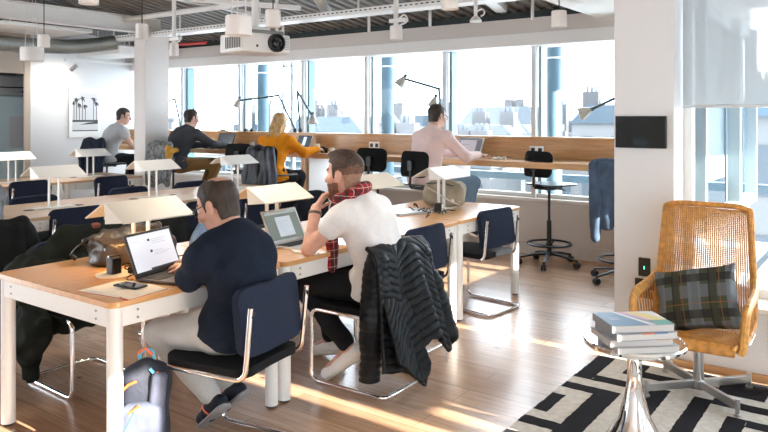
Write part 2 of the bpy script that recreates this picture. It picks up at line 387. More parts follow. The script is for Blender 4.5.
# windows: bays between the mullions
MX = [XL + .02, -9.2, -7.88, -6.62, -5.52, -4.35, -3.22, -2.0, -1.12]
for i in range(len(MX) - 1):
    a, b = MX[i], MX[i + 1]; t = .026
    g = MB().b(a, b, YW + .085, YW + .095, .615, 2.3).build('window_%d' % (i + 1), GLASS, kind='structure')
    f = MB().b(a - t, a + t, YW, YW + .07, .615, 2.3).b(a, b, YW + .03, YW + .1, .615, .66).b(a, b, YW + .03, YW + .1, 2.275, 2.3)
    f.build('window_frame', MULL, g, bevel=.004)
    MB().b(a + .028, a + .065, YW + .07, YW + .20, .615, 2.3).build('fin', [FIN if i % 2 else mat('pale_fin', (.30, .42, .46), .4)], g)
struct(MB().b(-7.10, -7.07, YW + .1, YW + .14, .615, 2.3).b(-6.93, -6.89, YW + .1, YW + .16, .615, 2.3).b(-7.09, -6.9, YW + .1, YW + .13, 2.2, 2.23), 'trim_10', MULL)
# far left wall, its end and the recess beyond it
struct(MB().b(XL - .07, XL, 5.40, YW + .2, 0, ZC), 'wall_left', WALLW)
struct(MB().b(XL - .015, XL + .012, 5.31, 5.40, 0, ZC), 'trim_4', BEIGE)
struct(MB().b(XL - .015, XL, 2.0, 5.31, 2.13, ZC), 'wall_over_opening', mat('bulkhead_tan', (.50, .42, .34), .7))
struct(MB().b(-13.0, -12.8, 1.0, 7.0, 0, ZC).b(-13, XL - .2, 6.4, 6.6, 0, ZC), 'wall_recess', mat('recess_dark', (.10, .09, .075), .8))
# column by the tables
cx0, cx1, cy0, cy1 = -8.42, -8.17, 5.80, 6.18
struct(MB().b(cx0, cx1, cy0, cy1, 0, 2.70), 'wall_column', mat('column_paint', (.74, .70, .67), .5), .006)
struct(MB().b(cx0 + .02, cx1 - .05, cy0 + .05, cy1 - .1, 2.70, ZC).b(cx0 - .02, cx0 + .1, cy0 + .06, cy0 + .2, 2.7, ZC), 'trim_5', WALLG, .005)
# pier with the screen, low wall, windows and blind of the lounge corner
XP0, XP1, YP, YG = -1.462, -1.099, 4.5, 4.74
struct(MB().b(XP0, XP1, YP, YG + .12, 0, 2.8), 'wall_pier', WALLW, .004)
struct(MB().b(XP1, 2.0, YP + .02, YP + .16, 0, .385), 'wall_right', WALLW)
struct(MB().b(XP1, 2.0, YP - .03, YG + .1, .385, .415), 'trim_6', WHITE, .006)
struct(MB().b(XP1, 2.0, YP - .012, YP + .02, 0, .035), 'baseboard_right', wood_mat('skirting_wood', (.42, .24, .11), (.55, .34, .17), .4, (1, 12, 12)))
pf = MB()
for i in range(40):
    for j in range(9): pf.b(-.6 + i * .028, -.6 + i * .028 + .014, YP + .014, YP + .02, .16 + j * .022, .16 + j * .022 + .011)
struct(pf, 'trim_7', mat('vent_grille_paint', (.60, .60, .58), .6))
for i, (a, b) in enumerate(((XP1, -.28), (-.28, .6), (.6, 2.0))):
    g = MB().b(a, b, YG + .03, YG + .04, .415, 2.6).build('window_%d' % (i + 9), GLASS, kind='structure')
    MB().b(a, a + .05, YG, YG + .08, .415, 2.6).b(b - .03, b, YG, YG + .08, .415, 2.6).b(a, b, YG, YG + .08, .415, .47).b(a, b, YG, YG + .08, 2.5, 2.6).build('window_frame', STEELW, g, bevel=.004)
# soffit over the lounge and its edge
struct(MB().b(-2.47, 2.1, -4.15, YW + .1, 2.5, 2.62).b(-2.47, -2.4, -4.15, YW + .1, 2.62, ZC), 'ceiling_soffit', mat('soffit_paint', (.84, .85, .82), .6))
struct(MB().b(-1.56, -1.50, 4.3, 4.9, 2.46, 2.5), 'trim_8', MULL)
# wall beyond the pier: glazed return, blinds added to let sun in only in patches (its outer face is what the lounge window looks along)
XS = -1.1
rw = MB().b(XS - .05, XS, YG + .12, YW, 0, .72).b(XS - .05, XS, YG + .12, YW + .3, 2.3, ZC)
struct(rw, 'wall_return', WHITE)
for i, (a, b) in enumerate(((YG + .12, 5.2), (5.2, 6.48), (6.48, YW + .1))):
    g = MB().b(XS - .03, XS - .02, a, b, .72, 2.3).build('window_%d' % (i + 12), GLASS, kind='structure')
    f = MB().b(XS - .05, XS + .05, b - .05, b, .72, 2.3).b(XS - .05, XS + .03, a, a + .03, .72, 2.3).b(XS - .05, XS + .04, a, b, .72, .80).b(XS - .04, XS + .01, a, b, 2.2, 2.3)
    f.build('window_frame', mat('outer_mullion', (.36, .42, .44), .4), g, bevel=.004)
    zb = (1.02, 1.0, .78)[i]
    MB().b(XS - .075, XS - .07, a, b, zb, 2.3).build('sun_block_blind', mat('sun_block_grey', (.22, .25, .26), .8), g)
# unseen wall beside the camera, slots added to cut the sun into streaks
we = MB(); ys = [1.84, 2.80, 2.90, 3.0, 3.2, 4.385, 4.46, 4.56]
for a, b in ((-4, -3.2), (-1.6, 1.2), (1.84, 2.79), (2.91, 3.03), (3.2, 4.385), (4.46, YG + .1)): we.b(1.9, 2.05, a, b, 0, 2.7)
for a, b, z in ((-3.2, -1.6, 2.3), (1.2, 1.84, 2.3), (2.79, 2.91, 2.3), (3.03, 3.2, 1.6), (4.385, 4.46, 2.3)): we.b(1.9, 2.05, a, b, 0, .5).b(1.9, 2.05, a, b, z, 2.7)
struct(we, 'wall_sun_slots', WALLW)
struct(MB().b(-8, 2.05, -4.15, -4, 0, ZC).b(-14, -8, -4.15, -4, 0, .8).b(-14, -8, -4.15, -4, 2.4, ZC).b(-12, -11.7, -4.15, -4, .8, 2.4), 'wall_front', WALLW)
# blind: sheer, half lowered in front of the lounge window
bl = thing('roller_blind', 'sheer pale grey roller blind half lowered over the window beside the screen pier', 'blind', (XP1, YG - .07, 1.57))
MB().b(.012, 2.6, -.001, .001, 0, .93).build('blind_fabric', sheer_mat('sheer_blind', (.52, .54, .545), .72), bl)
MB().b(.01, 2.6, -.008, .008, -.018, 0).build('bottom_bar', MULL, bl, bevel=.003)
# outside terrace with gravel, seen low through the lounge window
gm = mat('gravel', (.14, .14, .145), .9, var=.75, vscale=26, bump=.8, bscale=40)
struct(MB().b(XS, 9, YG + .2, 12, -.2, .02), 'terrace', gm)
struct(MB().b(-.9, 9, 12, 12.2, -.2, .7), 'terrace_parapet', mat('parapet_paint', (.16, .17, .17), .7))

# ------------------------------------------------------------------ window counter
ct = thing('window_counter', 'long oak bar counter with upstand running under the big windows', 'counter', (-6.0, 6.8, 0))
MB().b(XL + 6 + .01, 6 - 1.2, -.32, .29, .99, 1.05).build('worktop', OAK, ct, bevel=.004)
MB().b(XL + 6 + .01, 6 - 1.2, .27, .30, 1.05, 1.275).b(XL + 6 + .01, 6 - 1.2, .25, .385, 1.262, 1.285).build('upstand', OAK, ct, bevel=.003)
for x in (-9.3, -6.0, -3.98, -2.0):
    MB().b(x + 6 - .02, x + 6 + .02, -.27, .27, 0, .99).build('support_panel', wood_mat('support_oak', (.55, .30, .12), (.66, .40, .18), .4, (14, 14, 1.2)), ct)
    MB().b(x + 6 + .021, x + 6 + .05, -.2, .27, 0, .99).build('panel_lining', WHITE, ct)
for k, (x, lb) in enumerate(((-5.28, 'steel double socket on the counter upstand behind the bearded man'), (-3.12, 'steel double socket on the counter upstand behind the empty stool back'))):
    s = thing('wall_socket', lb, 'socket', (x, 7.07, 1.10), 0, 'sockets on the counter upstand')
    MB().b(-.08, .08, -.012, 0, 0, .085).build('face_plate', STEEL, s, bevel=.003)
    for sx in (-.04, .04):
        MB().b(sx - .022, sx + .022, -.016, -.011, .02, .065).build('outlet', BLACKP, s, bevel=.002)

# ------------------------------------------------------------------ ceiling services
def beam_thing(name, lb, cat, segs, m, group=None):
    o = MB()
    for s_ in segs:
        if s_[0] == 'b': o.b(*s_[1:])
        else: o.cyl(s_[1], s_[2], s_[3], n=14)
    return tag(o.build(name, m), lb, cat, group)
beam = thing('steel_beam', 'large white steel beam running across the top left to the column', 'beam', (-8.28, 3.0, 2.63))
MB().b(-.008, .008, -4, 3.0, 0, .2).build('web', STEELW, beam)
MB().b(-.07, .07, -4, 3.0, .19, .205).build('top_flange', STEELW, beam)
MB().b(-.07, .07, -4, 3.0, -.005, .012).build('bottom_flange', STEELW, beam)
MB().b(.008, .012, -4, 3.0, .01, .19).build('side_plate', STEELW, beam)
for k, (y, lb) in enumerate(((1.4, 'white ceiling joist nearest the camera'), (3.3, 'white ceiling joist above the projector'), (5.2, 'white ceiling joist nearest the windows'))):
    o = MB().b(-10.3, -2.5, y - .05, y + .05, ZC - .16, ZC - .035)
    tag(o.build('ceiling_joist', STEELW, bevel=.004), lb, 'joist', 'white joists under the deck')
def strut(a, b, w, lb, grp='slanting white struts under the ceiling deck'):
    d = Vector(b) - Vector(a); o = MB(); M = d.to_track_quat('X', 'Z').to_matrix(); o.box((Vector(a) + Vector(b)) / 2, (d.length, w, w * .7), M)
    tag(o.build('ceiling_strut', STEELW, bevel=.004), lb, 'strut', grp)
strut((-7.6, 4.6, 2.95), (-5.0, 5.4, 2.62), .07, 'long slanting white strut between column and big drum pendant')
strut((-5.9, 4.0, 3.0), (-4.2, 5.6, 2.7), .08, 'slanting white strut above the projector')
strut((-4.4, 4.6, 3.0), (-5.3, 6.2, 2.68), .10, 'wide slanting white strut right of the projector')
strut((-3.9, 4.2, 2.78), (-3.1, 6.2, 2.95), .07, 'slanting white strut above the middle windows')
strut((-7.4, 5.0, 3.02), (-6.3, 6.6, 2.72), .07, 'slanting white strut beside the column head')
strut((-3.0, 5.6, 2.62), (-3.45, 6.9, 2.66), .12, 'broad pale strut end above the empty stool window')
tr = thing('cable_tray', 'white perforated cable tray running along above the windows', 'cable tray', (-5.5, 6.0, 2.585))
m_ = MB().b(-4.5, 2.9, -.10, .10, 0, .012).b(-4.5, 2.9, -.105, -.095, 0, .06).b(-4.5, 2.9, .095, .105, 0, .06)
m_.build('tray', STEELW, tr)
MB().b(-4.5, 2.85, -.1065, -.1, .03, .042).build('slot_strip', plaid_mat('slot_pattern', (.75, .75, .73), [(0, 1, 0, .45, (.03, .035, .035), 1.)], 15.6, .0), tr)
for x in (-3.7, -2.2, -.7, .8, 2.3): MB().cyl((x, 0, .01), (x, 0, ZC - 2.6), .012, n=8).build('hanger', STEELW, tr)
for x, z, r_, lb in ((-8.0, 2.78, .035, 'pale pipe under the deck left of the projector'), (-4.0, 2.86, .03, 'pale pipe under the deck right of the projector')):
    tag(MB().cyl((x - 2, 5.55, z), (x + 2.2, 5.55, z), r_, n=12).build('ceiling_pipe', STEELW), lb, 'pipe', 'pale ceiling pipes')
for k, (x, y, z, lb) in enumerate(((-5.05, 6.65, 2.5, 'thin white hanger rod left of the middle windows'), (-4.2, 6.65, 2.5, 'thin white hanger rod at the middle of the windows'), (-3.05, 6.8, 2.5, 'thin white hanger rod above the right windows'), (-6.4, 6.6, 2.5, 'thin white hanger rod right of the smoke detector'))):
    tag(MB().cyl((x, y, z), (x, y, ZC - .03), .018, n=8).build('hanger_rod', STEELW), lb, 'rod', 'hanger rods above the windows')
dk = thing('spiral_duct', 'galvanised spiral duct under the beam at the far left', 'duct', (-9.3, 5.0, 2.46))
q = MB(); pts = [(-.2, -4, 0), (-.2, .0, 0), (-.05, .55, .02), (.25, .95, .1)]; q.tube(fillet(pts, .4, 8), .10, 20); q.build('duct_body', DUCT, dk)
q = MB()
for i in range(22): q.lathe([(.10, -.006), (.106, 0), (.10, .006)], (-.2, -3.6 + i * .16, 0), 20, Euler((PI / 2, 0, 0)).to_matrix())
q.build('duct_ribs', DUCT, dk)
for y in (-2.5, -.6): MB().cyl((-.2, y, .08), (-.2, y, ZC - 2.5), .008, n=8).build('hanger', STEELW, dk)
ac = thing('air_unit', 'white boxed air unit hanging under the beam at the top left', 'air conditioner', (-8.95, 4.45, 2.60))
MB().b(-.5, .35, -.3, .85, 0, .05).build('casing', STEELW, ac, bevel=.01); MB().b(-.45, .3, -.25, .8, .05, .16).build('grille', DARKV, ac)
for x in (-.45, .3): MB().cyl((x, -.2, .05), (x, -.2, .52), .01, n=8).build('hanger', STEELW, ac)
db = thing('duct_box', 'white duct box in front of the top of the picture wall', 'duct', (-9.55, 6.22, 2.40))
MB().b(-.55, .55, -.27, .28, 0, .12).build('casing', STEELW, db, bevel=.01)
for x in (-.4, .4): MB().cyl((x, 0, .1), (x, 0, ZC - 2.43), .012, n=8).build('hanger', STEELW, db)
tag(MB().cyl((-9.2, 6.35, 2.53), (-7.6, 6.35, 2.5), .02, n=10).build('sprinkler_pipe', mat('red_paint', (.55, .03, .03), .4)), 'short red sprinkler pipe right of the column head', 'pipe')
tk = thing('track_rail', 'white lighting track on the picture wall', 'track', (XL + .55, 6.01, 2.315))
MB().b(-.02, .02, -.38, .72, 0, .03).build('rail', STEELW, tk)
for y in (-.3, .6): MB().cyl((0, y, .02), (0, y, ZC - 2.35), .008, n=8).build('hanger', STEELW, tk)
sp_ = thing('track_spotlight', 'small grey spotlight hanging from the track above the picture', 'spotlight', (XL + .55, 5.77, 2.255))
MB().cyl((.03, .02, .0), (-.05, -.02, -.07), .03, n=14).build('lamp_head', mat('grey_metal', (.42, .41, .40), .4, .5), sp_); MB().cyl((.02, .01, 0), (.0, .01, .06), .008, n=8).build('stem', STEELW, sp_)

# pendants ----------------------------------------------------------
GLOW = mat('lamp_glow', (1, .97, .9), .5, emit=(1, .93, .82), estr=5.)
SHADEW = mat('pendant_white', (.82, .80, .77), .45)
def pendant(loc, r, h, top, lb, mount=False, wires=1, name='pendant_lamp'):
    t = thing(name, lb, 'lamp', loc, 0, 'white cylinder ceiling lamps')
    MB().lathe([(r * .82, .012), (r, 0), (r, h - .006), (r - .006, h), (.0, h)], (0, 0, 0), 32).build('lamp_shade', SHADEW, t)
    MB().lathe([(0, .014), (r * .84, .014)], (0, 0, 0), 32).build('diffuser', GLOW, t)
    c = MB()
    if wires == 1: c.cyl((0, 0, h), (0, 0, top - loc[2]), .004 if not mount else .022, n=8)
    else:
        for k in range(wires):
            a = 2 * PI * k / wires + .4; c.cyl((r * .6 * math.cos(a), r * .6 * math.sin(a), h), (r * .25 * math.cos(a), r * .25 * math.sin(a), top - loc[2]), .004, n=6)
    c.build('cord', BLACKP if not mount and wires == 1 else STEELW, t)
    l = bpy.data.lights.new('pendant_light', 'SPOT'); l.energy = 14 * (r / .053) ** 1.3; l.spot_size = R(95); l.spot_blend = .8; l.shadow_soft_size = r * .7; l.color = (1, .9, .76)
    lo = bpy.data.objects.new('pendant_light', l); COL.objects.link(lo); lo.parent = t; lo.location = (0, 0, -.02)
    if mount:
        MB().b(-.06, .1, -.02, .02, h + .03, h + .06).tube(fillet([(.02, 0, h + .05), (.09, 0, h + .1), (.13, 0, h + .03), (.03, 0, h)], .04), .008, 6).build('mount', STEELW, t)
PT = ZC - .04
pendant((-3.7, 2.256, 2.135), .054, .12, PT, 'cylinder pendant lamp cut by the top edge, left of the column')
pendant((-6.346, 3.424, 2.135), .052, .115, PT, 'small cylinder pendant lamp on a dark cord in front of the beam')
pendant((-7.92, 4.134, 2.127), .124, .155, PT, 'wide glowing drum pendant at the far left', wires=3, name='drum_pendant')
pendant((-5.186, 3.649, 2.157), .052, .128, PT, 'cylinder pendant lamp hanging in front of the column')
pendant((-6.208, 4.76, 2.14), .048, .135, PT, 'cylinder spotlight on a bracket just right of the column', mount=True)
pendant((-3.016, 2.753, 1.957), .074, .112, PT, 'wide white drum pendant on three wires beside the projector', wires=3, name='drum_pendant')
pendant((-3.43, 3.441, 2.108), .052, .115, PT, 'cylinder pendant lamp on a dark cord above the projector')
pendant((-3.444, 4.914, 2.15), .053, .118, PT, 'cylinder spotlight on a bracket over the bearded man', mount=True)
pendant((-2.254, 3.801, 2.166), .053, .12, PT, 'cylinder ceiling lamp cut by the top edge over the pink shirt man', mount=True)
pendant((-1.939, 4.772, 2.13), .053, .117, 2.5, 'cylinder ceiling lamp near the pier, fixed to the pale soffit edge')
for loc, lb, r in (((-2.92, 5.35, 2.30), 'round white ceiling detector right of the middle of the windows', .05), ((-4.98, 5.05, 2.235), 'flat white ceiling detector left of the projector', .052)):
    t = thing('ceiling_detector', lb, 'detector', loc, 0, 'ceiling detectors')
    MB().lathe([(0, 0), (r, .004), (r * 1.02, .02), (r * .7, .045), (r * .3, .06), (.0, .06)], (0, 0, 0), 24).build('dome', STEELW, t)
    MB().cyl((0, 0, .055), (0, 0, PT - loc[2]), .016, n=10).build('stem', STEELW, t)
    MB().tube(fillet([(.0, 0, .09), (.07, 0, .12), (.09, 0, .07), (.05, 0, .05)], .03), .006, 6).build('bracket', STEELW, t)
# projector
pj = thing('projector', 'white ceiling projector with a big black lens', 'projector', (-3.79, 3.62, 1.955), 78)
MB().b(-.20, .20, -.16, .16, .0, .135).build('casing', mat('projector_white', (.80, .80, .79), .4), pj, bevel=.014, seg=3)
MB().b(-.17, .17, -.12, .12, .135, .165).build('top_plate', mat('projector_grey', (.25, .27, .26), .5), pj, bevel=.006)
ln = MB().lathe([(.066, 0), (.066, .03), (.056, .035), (.05, .01), (.0, .01)], (.07, -.16, .072), 28, Euler((PI / 2, 0, 0)).to_matrix()).build('lens', BLACKP, pj)
MB().lathe([(.035, 0), (.035, .028), (.03, .03), (0, .034)], (.07, -.165, .072), 24, Euler((PI / 2, 0, 0)).to_matrix()).build('lens_glass', mat('lens_glass_black', (.01, .01, .012), .05), ln)
g = MB()
for i in range(8): g.b(.145, .19, -.163, -.158, .03 + i * .012, .036 + i * .012)
g.build('front_vent', mat('vent_grey', (.35, .36, .36), .6), pj)
g = MB()
for i in range(9): g.b(-.203, -.198, -.13 + i * .024, -.13 + i * .024 + .012, .03, .11)
g.build('side_vent', mat('vent_dark', (.10, .095, .09), .6), pj)
MB().b(-.09, -.075, -.163, -.159, .035, .052).build('sensor', BLACKP, pj)
MB().cyl((0, 0, .16), (0, 0, PT - 1.955), .026, n=14).build('mount_pole', STEELW, pj)
MB().b(-.08, .08, -.08, .08, .165, .19).build('mount_plate', STEELW, pj, bevel=.004)
l = bpy.data.lights.new('track_light', 'SPOT'); l.energy = 9; l.spot_size = R(130); l.spot_blend = .9; l.shadow_soft_size = .05; l.color = (1, .94, .86)
lo = bpy.data.objects.new('track_light', l); COL.objects.link(lo); lo.location = (XL + .49, 5.745, 2.17); lo.rotation_euler = Vector((.8, .0, .45)).to_track_quat('Z', 'Y').to_euler()
# picture on the left wall
pc = thing('picture_frame', 'framed black and white picture of palm trees on the white wall', 'picture', (XL + .002, 6.26, 1.17))
MB().b(0, .03, -.27, .27, 0, .78).build('frame', mat('frame_white', (.82, .82, .80), .4), pc, bevel=.004)
pm = thing_ = MB(); PAPER = mat('print_grey', (.66, .66, .66), .6)
MB().b(.03, .033, -.215, .215, .10, .70).build('print', PAPER, pc)
d = MB(); rg = random.Random(3)
for (y, zt, s_) in ((-.15, .60, 1.), (-.10, .52, .8), (-.05, .62, .9), (.0, .50, .8), (-.19, .55, .6), (.14, .61, 1.), (.19, .54, .8)):
    d.b(.0331, .0338, y - .005, y + .005, .26, zt)
    for k in range(16):
        a = rg.uniform(0, 6.28); l = rg.uniform(.02, .06) * s_; d.tube([(.0338, y, zt), (.0338, y + l * math.cos(a) * .6, zt + l * math.sin(a) * .5), (.0338, y + l * math.cos(a), zt + l * math.sin(a) - .02)], [.007, .006, .002], 5)
d.b(.0331, .0336, -.215, .215, .245, .275).prism([(-.10, .20), (.215, .215), (.215, .25), (.05, .235)], .0331, .0337, Matrix(((0, 0, 1), (1, 0, 0), (0, 1, 0)))).b(.0331, .0336, -.215, .215, .10, .115)
d.build('palm_silhouettes', mat('print_black', (.05, .05, .055), .6), pc)
# tall stainless fridge in the recess
fr = thing('fridge', 'tall stainless steel fridge with a paper notice, in the recess at the far left', 'fridge', (-11.27, 5.28, 0), 0)
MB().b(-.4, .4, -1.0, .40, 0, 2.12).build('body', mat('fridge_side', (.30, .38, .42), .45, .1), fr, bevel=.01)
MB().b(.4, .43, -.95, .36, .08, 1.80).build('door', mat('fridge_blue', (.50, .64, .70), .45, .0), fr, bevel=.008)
MB().b(.4, .43, -.95, .36, 1.83, 2.10).build('control_panel', STEEL, fr, bevel=.008)
MB().b(.43, .438, -.85, .30, 1.93, 1.95).build('panel_slot', BLACKP, fr); MB().b(.43, .438, .22, .32, 1.86, 1.895).build('display', mat('display_blue', (.05, .07, .2), .3), fr)
MB().b(.43, .436, .04, .26, 1.02, 1.5).build('notice', mat('notice_paper', (.50, .53, .58), .6), fr)
MB().cyl((.47, -.25, .9), (.47, -.25, 1.55), .015, n=10).build('handle', CHROME, fr)
# screen and plates on the pier
sc = thing('wall_screen', 'black wall-mounted touch screen on the pier', 'screen', (-1.292, YP, 1.305))
MB().b(-.153, .153, -.03, 0, 0, .198).build('casing', BLACKP, sc, bevel=.004)
MB().b(-.147, .147, -.0315, -.0298, .006, .192).build('display', mat('screen_glass', (.002, .007, .008), .3), sc)
MB().b(-.045, .045, -.0322, -.0312, .008, .062).build('reader_panel', mat('screen_faint', (.02, .035, .045), .2), sc)
w = thing('light_switch', 'dark bronze light switch plate on the pier, upper of two', 'switch', (-1.272, YP, .51))
MB().b(-.036, .036, -.01, 0, 0, .115).build('face_plate', mat('bronze_plate', (.05, .045, .035), .35, .5), w, bevel=.003)
MB().b(-.018, .018, -.014, -.009, .03, .085).build('rocker', BLACKP, w, bevel=.002); MB().b(-.003, .004, -.0155, -.0135, .045, .065).build('indicator', mat('green_led', (.05, .5, .2), .4, emit=(.1, .9, .4), estr=1.2), w)
w = thing('wall_socket', 'dark bronze double socket plate on the pier, lower of two', 'socket', (-1.255, YP, .375))
MB().b(-.075, .075, -.01, 0, 0, .12).build('face_plate', mat('bronze_plate', (.05, .045, .035), .35, .5), w, bevel=.003)
for sx in (-.035, .035):
    o = MB().b(sx - .026, sx + .026, -.013, -.009, .02, .1).build('outlet', BLACKP, w, bevel=.002)
    q = MB()
    for dx, dz in ((-.01, .05), (.01, .05), (0, .075)): q.b(sx + dx - .003, sx + dx + .003, -.0145, -.0125, dz - .005, dz + .005)
    q.build('socket_hole', STEEL, o)

# ------------------------------------------------------------------ outside: columns of the facade and the city
OUTB = mat('facade_column_blue', (.10, .18, .24), .5, 0.)
for k, (x, lb) in enumerate(((-9.95, 'round blue-grey column outside behind the first window'), (-8.15, 'round blue-grey column outside left of the blonde woman'), (-5.72, 'round blue-grey column outside above the bearded man'), (-3.29, 'round blue-grey column outside behind the empty stool window'))):
    t = thing('outside_column', lb, 'column', (x, 7.95, -3), 0, 'round columns outside the windows')
    MB().cyl((0, 0, 0), (0, 0, 6.5), .09, n=20).build('shaft', OUTB, t); MB().cyl((0, 0, 5.18), (0, 0, 5.2), .096, n=20).build('collar', STEELW, t)
struct(MB().b(-16, -1.2, 7.6, 8.3, 2.62, 2.9), 'trim_9', mat('outside_soffit', (.5, .55, .58), .6))
rl = thing('outside_railing', 'pale blue steel rail outside running below the counter windows', 'railing', (-6, 8.3, .15))
MB().b(-5, 5, -.04, .04, .55, .64).build('top_rail', mat('rail_blue', (.12, .18, .22), .4), rl)
for i in range(9): MB().b(-4.6 + i * 1.15, -4.55 + i * 1.15, -.03, .03, 0, .55).build('post', mat('rail_blue', (.12, .18, .22), .4), rl)
struct(MB().b(-16, -1.2, 7.36, 9.5, -.3, .0), 'terrace_ledge', mat('ledge_pale', (.15, .17, .18), .8))
BW = [mat('city_wall_%d' % i, c_, .9) for i, c_ in enumerate(((.085, .087, .088), (.072, .080, .088), (.12, .121, .122), (.062, .070, .080)))]
RF = [mat('city_roof_%d' % i, c_, .9) for i, c_ in enumerate(((.05, .066, .08), (.06, .078, .095), (.08, .09, .10), (.045, .066, .085)))]
CW = mat('city_window', (.018, .026, .034), .5); CH = mat('chimney_pale', (.06, .06, .062), .9)
rg = random.Random(11)
def building(px, dist, w, ztop, kind, lb, turn=0.):
    """dist metres out from the window wall; px = bearing (tan) used only to choose a street position"""
    x = -px * dist; y = dist; b = thing('city_building', lb, 'building', (x, y, -14), turn, 'city buildings outside the windows')
    ztop -= 1.5 if px > .35 else .7; H = ztop + 14; dp = w * .7; iw = rg.randrange(4)
    MB().b(-w / 2, w / 2, 0, dp, 0, H).build('walls', BW[iw], b)
    if kind == 'gable':
        MB().prism([(-w / 2 - .2, H), (w / 2 + .2, H), (w / 2 - w * .18, H + w * .2), (-w / 2 + w * .18, H + w * .2)], -.3, dp + .2, Matrix(((1, 0, 0), (0, 0, 1), (0, 1, 0)))).build('roof', RF[rg.randrange(4)], b)
    else:
        MB().b(-w / 2 - .2, w / 2 + .2, -.2, dp, H, H + .35).build('parapet', BW[(iw + 1) % 4], b); MB().b(-w * .2, w * .12, dp * .3, dp * .7, H + .3, H + 1.8).build('roof_hut', RF[rg.randrange(4)], b)
    for k in range(2):
        cxx = rg.uniform(-.4, .4) * w; o = MB().b(cxx - .7, cxx + .7, dp * .2, dp * .35, H, H + w * .2 + 1.2).build('chimney', CH, b)
        q = MB()
        for i in range(3): q.cyl((cxx - .4 + .4 * i, dp * .27, H + w * .2 + 1.1), (cxx - .4 + .4 * i, dp * .27, H + w * .2 + 1.7), .13, n=8)
        q.build('chimney_pots', RF[2], o)
    n = max(3, int(w / 3.2))
    for r_ in range(3):
        for i in range(n):
            xx = -w / 2 + (i + .5) * w / n; zz = H - 3.0 - r_ * 3.4
            MB().b(xx - .55, xx + .55, -.06, .05, zz, zz + 1.9).build('window', CW, b)
L_ = [(1.45, 46, 12, -1.2, 'flat', 'pale block outside behind the far left windows'), (1.12, 60, 16, 0.2, 'flat', 'pale flat-roofed block seen left of the man in the dark sweater'),
      (.86, 52, 10, 1.0, 'gable', 'gabled building seen beside the hanging counter lamp'), (.76, 36, 6, .2, 'gable', 'grey gabled house seen left of the bearded man'),
      (.66, 74, 11, 1.4, 'flat', 'pale block seen between the bearded man and the pink shirt'), (.60, 44, 7, -.6, 'flat', 'nearer white flat roof seen left of the pink shirt man'),
      (.545, 58, 9, .4, 'gable', 'gabled house seen right behind the pink shirt man'), (.50, 104, 16, 1.4, 'gable', 'distant slate roof over the open laptop on the counter'),
      (.42, 84, 14, .6, 'flat', 'distant flat roof left of the empty stool'), (.40, 50, 6, -.5, 'flat', 'white block with chimneys beside the empty stool window mullion'),
      (.32, 60, 8, 1.6, 'gable', 'grey roofed house seen left of the pier'), (.255, 74, 9, .9, 'flat', 'pale block seen at the pier edge'),
      (.20, 44, 8, 1.5, 'flat', 'pale blue block seen low through the lounge window'), (.06, 30, 7, 2.2, 'gable', 'pale building at the right edge of the lounge window')]
for a in L_: building(*a)
# ------------------------------------------------------------------ work tables
LEGW = mat('table_white', (.80, .80, .77), .3)
GROM = mat('grommet_black', (.02, .018, .016), .4)
def make_table(x0, x1, y0, y1, lb, wood, grommets=(), tone=None):
    cx, cy = (x0 + x1) / 2, (y0 + y1) / 2; w, l = (x1 - x0), (y1 - y0)
    t = thing('work_table', lb, 'table', (cx, cy, 0), 0, 'white framed work tables')
    # top with rounded corners
    poly = []; r = .045; X, Y = w / 2, l / 2
    for px, py, a0 in ((X - r, Y - r, 0), (-X + r, Y - r, 90), (-X + r, -Y + r, 180), (X - r, -Y + r, 270)):
        for k in range(6): a = R(a0 + 18 * k); poly.append((px + r * math.cos(a), py + r * math.sin(a)))
    MB().prism(poly, .714, .74).build('tabletop', wood, t, bevel=.003)
    i = .012
    MB().b(-X + .06, X - .06, -Y + i, -Y + i + .025, .63, .714).b(-X + .06, X - .06, Y - i - .025, Y - i, .63, .714).b(-X + i, -X + i + .025, -Y + .06, Y - .06, .63, .714).b(X - i - .025, X - i, -Y + .06, Y - .06, .63, .714).build('apron', LEGW, t, bevel=.003)
    bo = MB()
    for sx in (-1, 1):
        for sy in (-1, 1):
            lg = MB().cyl((sx * (X - .042), sy * (Y - .042), .01), (sx * (X - .042), sy * (Y - .042), .713), .033, n=28).build('leg', LEGW, t)
            MB().cyl((sx * (X - .042), sy * (Y - .042), 0), (sx * (X - .042), sy * (Y - .042), .014), .026, n=16).build('foot_cap', BLACKP, lg)
            for z in (.655, .688):
                bo.cyl((sx * (X - i - .001), sy * (Y - .13), z), (sx * (X - i + .003), sy * (Y - .13), z), .0055, n=8)
                bo.cyl((sx * (X - .13), sy * (Y - i - .001), z), (sx * (X - .13), sy * (Y - i + .003), z), .0055, n=8)
    bo.build('bolts', mat('bolt_grey', (.30, .30, .30), .4, .6), t)
    for gy in grommets:
        MB().lathe([(.042, 0), (.042, .0025), (.036, .004), (0, .002)], (0, gy - cy, .74), 24).build('cable_grommet', GROM, t)
    return t
rows = ((-3.50, -2.58, 'front row', TABLEW), (-6.16, -5.24, 'middle row', TABLEW_SHEEN), (-8.78, -7.86, 'back row', TABLEW_SHEEN))
make_table(-3.555, -2.583, 1.675, 2.665, 'square oak table with white legs nearest the camera, carrying the open notebook', TABLEW)
make_table(-3.50, -2.58, 2.673, 4.49, 'long oak table of the front row under the bearded man\'s elbow and silver laptop', TABLEW)
make_table(-3.50, -2.58, 4.498, 5.53, 'square oak table at the window end of the front row, carrying the beige backpack', TABLEW)
make_table(-6.16, -5.24, 1.69, 2.665, 'table at the left end of the middle row beside the person in grey', TABLEW_SHEEN)
make_table(-6.16, -5.24, 2.673, 4.49, 'long table of the middle row with two shed-shaped lamps and cable grommets', TABLEW_SHEEN, (2.95, 3.38, 3.92, 4.34))
make_table(-6.16, -5.24, 4.498, 5.53, 'pale table at the window end of the middle row behind the navy sweater man\'s head', TABLEW_SHEEN, (4.95,))
